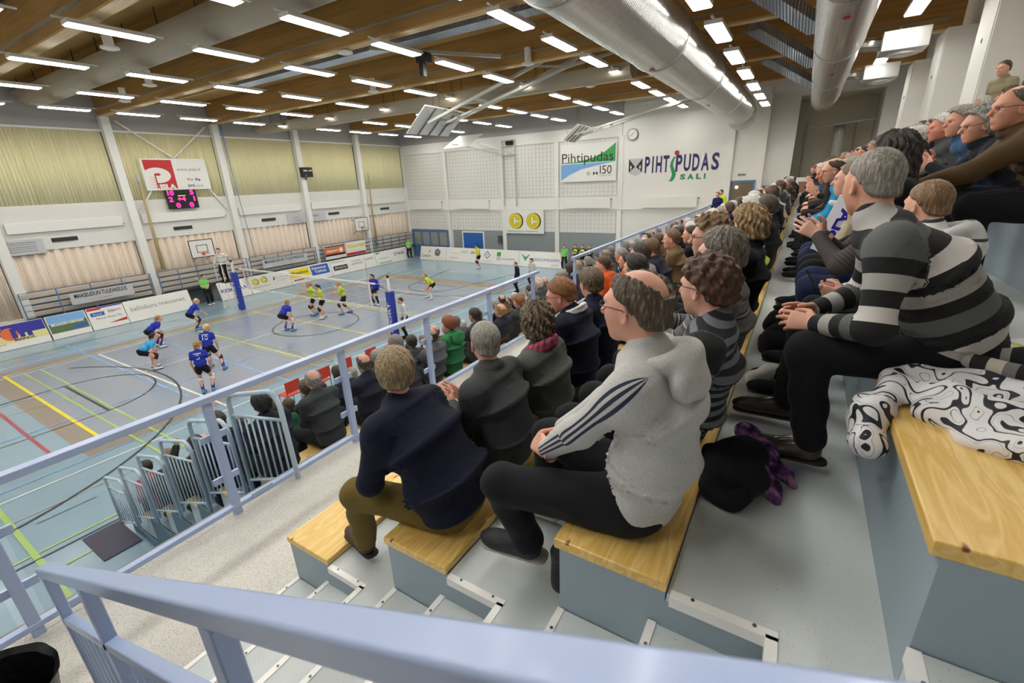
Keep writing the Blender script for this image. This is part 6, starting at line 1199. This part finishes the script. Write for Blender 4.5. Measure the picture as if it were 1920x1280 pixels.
player('lime player raising an arm, leftmost of the group at the net',3.75,10.0,-R90-.7,standing(hipz=.86,lean=5,wrL=(.35,.05,1.5),wrR=(.45,-.1,1.1),poleL=(0,.5,-1),feet=((.05,.12),(-.05,-.15))),LIME,hair=(180,146,96),pony=1,knee=KNEE,shoe=SHB)
player('lime player with a black ponytail in the middle of the group at the net',4.6,9.85,-R90-.4,standing(hipz=.86,lean=6,wrL=(.25,.1,1.0),wrR=(.25,-.1,1.05),feet=((.1,.14),(-.06,-.18))),LIME,hair=(34,26,26),pony=1,knee=KNEE)
player('lime player stepping forward just right of the net group',4.95,10.8,-R90-.7,standing(hipz=.84,lean=10,wrL=(.4,.06,1.05),wrR=(.38,-.1,1.05),feet=((.14,.12),(-.25,-.14))),LIME,hair=(190,152,100),knee=KNEE,shoe=SHB,th=.02,pony=1)
player('blue and black player with long sleeves standing at the net near the umpire side',5.15,12.6,-R90+.3,standing(hipz=.86,lean=4,feet=((0,.1),(-.06,-.15)),turn=-30),PB,hair=(60,44,36),sleeve='long',knee=KNEE,sock=PK,pony=1)
player('lime player crouching with hands on thighs beyond the near net post',6.85,14.8,-R90-.5,crouch(lean=48,hz_=.78,sep=.26),LIME,hair=(190,134,84),pony=1,sock=SOCKW)
t=player('lime server holding a ball near the far end line',4.2,23.1,-R90-.5,standing(hipz=.88,lean=4,pitch=16,wrL=(.32,.06,1.15),wrR=(.32,-.06,1.15),feet=((0,.08),(-.02,-.1))),LIME,hair=(60,44,36),knee=KNEE,pony=1)
s=SDF((-.15,-.15,-.15),(.15,.15,.15),.01); s.ell((0,0,0),(.105,.105,.105),None,0); o=mesh_obj('volleyball',[(*s.mesh(),0)],[mat('ball_yellow',(226,190,70),.5,var=.25,vscale=9)],None); o.location=(3.93,22.75,1.2); tag(o,'yellow and white volleyball in the hands of the far server','ball')
TR=dict(mat=BLKT,name='trousers',w=.95)
player('umpire in a white shirt standing on the platform pointing right',-1.75,8.95,-.9,standing(hipz=.9,lean=2,wrL=(.25,.6,1.32),wrR=(.3,-.2,.98),poleL=(0,0,-1),feet=((0,.1),(0,-.12))),WSH,hair=(80,56,40),z=1.5,bottom=TR,sleeve='long',shoe=DKC)
player('second umpire in a grey-white shirt beside the near net post',10.4,9.35,-R90-.6,standing(hipz=.9,lean=3,feet=((0,.1),(0,-.1))),WSH,hair=(40,32,28),bottom=TR,sleeve='long',shoe=DKC,th=.01)
player('line judge in a green bib leaning by the dark floor hatch',-4.0,8.85,0,standing(hipz=.9,lean=-4,wrL=(.2,.05,1.0),wrR=(.2,-.05,1.0),feet=((.1,.1),(.15,-.1)),turn=20),BIB,hair=(50,36,30),bottom=TR,sleeve='short')
player('line judge in a green shirt standing in the far left corner',-3.9,24.6,-1.0,standing(hipz=.9,lean=0,wrL=(.15,.05,1.0),wrR=(.15,-.05,1.0),feet=((0,.12),(0,-.12))),BIB,hair=(120,90,60),bottom=TR)
player('coach in a navy jacket standing at the end of the near railing',10.55,17.8,-R90-.7,standing(hipz=.9,lean=2,feet=((0,.1),(0,-.1))),cloth('coach_navy',(28,30,48)),hair=(100,72,50),bottom=TR,sleeve='long',shoe=DKC,th=.008)
player('person with a dark ponytail in white just behind the navy coach',10.7,19.2,-R90-.2,standing(hipz=.88,lean=2),cloth('assistant_white',(200,200,204)),hair=(50,34,30),bottom=TR,sleeve='long',shoe=DKC,pony=1)
player('person in a green bib standing right of the KESKISUOMALAINEN board',10.15,24.6,-1.2,standing(hipz=.88,lean=2),BIB,hair=(110,80,56),bottom=TR,style='bob',th=.02)
for k,(x,lab,hr) in enumerate(((10.8,'leftmost of the three black and lime substitutes by the far wall',(50,38,32)),(11.3,'middle one of the three black and lime substitutes by the far wall',(90,64,44)),(11.8,'rightmost of the three black and lime substitutes by the far wall',(130,90,54)))):
    player(lab,x,25.0,-R90,standing(hipz=.88,lean=0,wrL=(.15,-.05,1.1),wrR=(.15,.05,1.1)),band_mat('lime_black_%d'%k,[(0,(26,26,30)),(.55,(206,224,60)),(.8,(26,26,30))],.6),hair=hr,knee=KNEE,sleeve='long')
player('steward in a yellow-green safety vest at the far end of the gallery',19.8,22.3,-R90-.6,standing(hipz=.9,lean=8),cloth('safety_vest',(206,232,50)),hair=(60,46,38),bottom=TR,sleeve='long',z=SL,topname='safety_vest')
player('person in a dark blue jacket standing beside the steward in the safety vest',18.25,24.0,-R90-.3,standing(hipz=.84,lean=4),cloth('dark_blue_jacket2',(34,40,90)),hair=(120,90,60),bottom=TR,sleeve='long',z=SL,sc_=1) if False else player('person in a dark blue jacket standing beside the steward in the safety vest',19.75,21.2,-R90-.3,standing(hipz=.84,lean=4),cloth('dark_blue_jacket2',(34,40,90)),hair=(120,90,60),bottom=TR,sleeve='long',z=SL)
player('dark-haired person standing at the top of the stand by the right wall',25.9,7.4,-R90-.9,standing(hipz=.9,lean=3),cloth('top_stander',(90,84,70)),hair=(62,46,36),bottom=TR,sleeve='long',z=SL+RS*6)
player('brown-haired person standing further along the right wall',25.95,9.6,-R90-.9,standing(hipz=.86,lean=3),cloth('top_stander2',(160,150,120)),hair=(92,66,46),bottom=TR,sleeve='long',z=SL+RS*6)
# ================================================================ BELONGINGS NEAR THE CAMERA
def blob(name,mt,lab,cat,prims,h=.009,wr=(.006,34,3),cutz=None,parent=None,loft=None):
    P=np.array([p for a in prims for p in (a[0],a[1])]); s=SDF(P.min(0)-.2,P.max(0)+.2,h)
    for a,b,ra,rb in prims: s.rc(a,b,ra,rb,.05)
    s.wrinkle(*wr)
    if cutz is not None: s.cut(lambda X,Y,Z:(cutz-Z)+0*X+0*Y)
    V,F=s.mesh(); c=V3((V[:,0].min()+V[:,0].max())/2,(V[:,1].min()+V[:,1].max())/2,V[:,2].min()); L=0
    segs=[(V3(*a),V3(*b)) for a,b,_,_ in prims]; ln_=[np.linalg.norm(b-a) for a,b in segs]; cum=np.cumsum([0]+ln_)
    def band(W): bi,bt=seg_near(W+c,segs); return cum[bi]+bt*np.array(ln_)[bi]
    o=mesh_obj(name,[(V-c,F,0)],mt,None,{'band':band}); o.location=c; ORG[o.name]=tuple(c); return tag(o,lab,cat)
m,n,l,b=nodes('swirl_print'); tc=n.new('ShaderNodeTexCoord'); t=n.new('ShaderNodeTexNoise'); t.inputs['Scale'].default_value=9.5; t.inputs['Detail'].default_value=1.2; t.inputs['Distortion'].default_value=.5; l.new(tc.outputs['Object'],t.inputs[0])
mu=n.new('ShaderNodeMath'); mu.operation='MULTIPLY'; mu.inputs[1].default_value=6; l.new(t.outputs[0],mu.inputs[0]); fr_=n.new('ShaderNodeMath'); fr_.operation='FRACT'; l.new(mu.outputs[0],fr_.inputs[0])
r=ramp(n,[(0,(24,26,40)),(.16,(232,230,232)),(.34,(60,60,72)),(.37,(232,230,232)),(.5,(232,230,232)),(.9,(232,230,232)),(.94,(30,32,44))],'CONSTANT'); l.new(fr_.outputs[0],r.inputs[0]); l.new(r.outputs[0],b.inputs['Base Color']); b.inputs['Roughness'].default_value=.55; SWIRL=m
ZD=SL+RS*3+.46
jk=blob('ski_jacket',SWIRL,'white jacket with black swirl print lying on the right-hand bench','jacket',[((23.50,-1.0,ZD+.04),(23.75,-1.22,ZD+.045),.05,.05),((23.75,-1.22,ZD+.045),(24.05,-1.42,ZD+.045),.05,.055),((23.55,-.95,ZD+.045),(23.9,-1.1,ZD+.06),.05,.06),((23.9,-1.1,ZD+.06),(24.15,-1.2,ZD+.05),.06,.06),((23.58,-1.16,ZD+.03),(23.95,-1.42,ZD+.035),.045,.05),((23.65,-1.28,ZD+.02),(23.95,-1.46,ZD+.025),.035,.04),((23.5,-1.05,ZD+.035),(23.435,-1.2,ZD+.0),.045,.045),((23.435,-1.2,ZD-.0),(23.42,-1.3,ZD-.07),.042,.045),((23.42,-1.1,ZD-.01),(23.41,-1.22,ZD-.09),.035,.04),((23.7,-.98,ZD+.07),(23.95,-.95,ZD+.07),.05,.06),((23.62,-1.12,ZD+.08),(23.85,-1.3,ZD+.07),.03,.035),((23.75,-1.0,ZD+.1),(24.0,-1.25,ZD+.09),.03,.04)],.007,(.009,46,5))
KN=band_mat('knit_scarf_bands',[(0,(24,24,28)),(.25,(190,184,166)),(.5,(108,108,108)),(.7,(24,24,28)),(.85,(150,148,142))],.16)
blob('knitted_scarf',KN,'black, grey and cream striped knitted scarf on top of the swirl-print jacket','scarf',[((23.66,-.84,ZD+.13),(23.85,-.92,ZD+.16),.03,.035),((23.85,-.92,ZD+.16),(24.1,-1.02,ZD+.15),.035,.04),((23.70,-.95,ZD+.14),(23.88,-1.06,ZD+.15),.026,.032),((23.88,-1.06,ZD+.15),(24.12,-1.16,ZD+.13),.032,.035)],.006,(.003,60,5))
ZC=SL+RS*3
blob('folded_coat',cloth('black_wool_coat',(34,34,38),.2,50),'black coat bundled on the floor behind the grey hoodie','coat',[((22.98,-1.2,ZC+.06),(23.1,-1.14,ZC+.07),.05,.06),((23.0,-1.0,ZC+.07),(23.1,-.92,ZC+.06),.06,.05),((22.96,-1.28,ZC+.04),(23.06,-1.30,ZC+.03),.04,.035),((23.1,-1.26,ZC+.04),(23.13,-1.12,ZC+.05),.04,.045),((22.95,-1.1,ZC+.1),(23.05,-1.06,ZC+.12),.04,.04),((23.0,-1.15,ZC+.07),(23.08,-1.02,ZC+.08),.07,.07),((23.05,-1.24,ZC+.08),(23.12,-1.0,ZC+.09),.03,.035)],.007,(.010,48,7),ZC+.001)
m,n,l,b=nodes('purple_scarf_print'); tc=n.new('ShaderNodeTexCoord'); t=n.new('ShaderNodeTexNoise'); t.inputs['Scale'].default_value=22; t.inputs['Detail'].default_value=3; l.new(tc.outputs['Object'],t.inputs[0]); r=ramp(n,[(.36,(38,30,52)),(.5,(110,66,130)),(.62,(190,130,170))]); l.new(t.outputs[0],r.inputs[0]); l.new(r.outputs[0],b.inputs['Base Color']); b.inputs['Roughness'].default_value=.85
blob('patterned_scarf',MATS['purple_scarf_print'],'purple and pink patterned scarf spilling onto the floor beside the black coat','scarf',[((23.06,-.86,ZC+.1),(23.14,-.93,ZC+.07),.05,.05),((23.14,-.93,ZC+.05),(23.23,-1.0,ZC+.02),.04,.022),((23.23,-1.0,ZC+.02),(23.27,-1.06,ZC+.012),.022,.012),((23.12,-1.04,ZC+.06),(23.19,-1.14,ZC+.025),.045,.03),((23.19,-1.14,ZC+.02),(23.21,-1.2,ZC+.012),.03,.014)],.006,(.004,70,7),ZC+.001)
blob('folded_coat',cloth('dark_green_coat',(44,46,40),.2,50),'dark coat lying on the second bench between sweater and hoodie','coat',[((21.86,-.25,4.24),(21.95,-.1,4.25),.08,.09),((21.9,-.35,4.22),(21.98,-.2,4.2),.06,.06)],.011,(.008,40,7),4.161)
blob('folded_coat',cloth('black_down_jacket',(28,28,32),.2,50),'black jacket heaped on the floor in front of the navy jeans','coat',[((23.1,.5,ZC+.1),(23.2,.8,ZC+.12),.1,.12),((23.1,1.0,ZC+.1),(23.25,1.2,ZC+.1),.1,.1)],.014,(.008,40,7),ZC+.001)
blob('folded_coat',cloth('royal_blue_jacket',(62,84,190),.2,50),'royal blue garment heaped beyond the black jacket','coat',[((23.25,1.0,ZC+.16),(23.3,1.15,ZC+.2),.06,.07)],.014,(.008,40,7),ZC+.001)
blob('carrier_bag',mat('white_plastic_bag',(214,212,208),.4),'white plastic bag on the floor in front of the striped sweater','bag',[((23.05,-.1,ZC+.06),(23.12,0,ZC+.07),.06,.06)],.01,(.008,40,7),ZC+.001)
def paper(lab,c,w,h,rz,z,fn=None):
    m=M(); U=Vector((math.cos(rz),math.sin(rz),0)); V=Vector((-math.sin(rz),math.cos(rz),0)); O=Vector((c[0],c[1],z))-U*w/2-V*h/2
    m.box((0,0,0),(0,0,0)); m.v=[];m.f=[];m.m=[]
    a=[O,O+U*w,O+U*w+V*h,O+V*h]; N=Vector((0,0,.0015)); m.poly([p+N for p in a],0); m.poly(a[::-1],0)
    for k in range(4): m.poly([a[k],a[(k+1)%4],a[(k+1)%4]+N,a[k]+N],0)
    m.rect(O+N,U,V,.02,h*.55,w*.5,h*.68,1,.0004)
    for k in range(5): m.rect(O+N,U,V,.03,h*(.1+.07*k),w*.8,h*(.115+.07*k),2,.0004)
    tag(m.build('printed_leaflet',[mat('paper_white',(236,234,238),.7),mat('marker_lime',(206,220,90),.7),mat('print_pink_grey',(190,160,176),.7)]),lab,'leaflet')
paper('printed white leaflet lying on the floor behind the striped sweater',(24.08,-.1),.21,.30,-.9,SL+RS*4+.003)
paper('white sheet lying at the right of the dark coat on the second row',(22.2,-.05),.15,.21,.4,SL+RS*2+.003)
t=blob('rucksack',mat('black_nylon_bag',(26,26,30),.6,bump=.2),'black bag with a small white label tucked beside the grey hoodie bench','bag',[((22.50,-1.66,SL+RS*2+.08),(22.49,-1.66,SL+RS*2+.22),.05,.04)],.008,(.004,40,7),SL+RS*2+.001)
for o in list(bpy.data.objects):
    if o.type=='EMPTY' and not o.children: pass
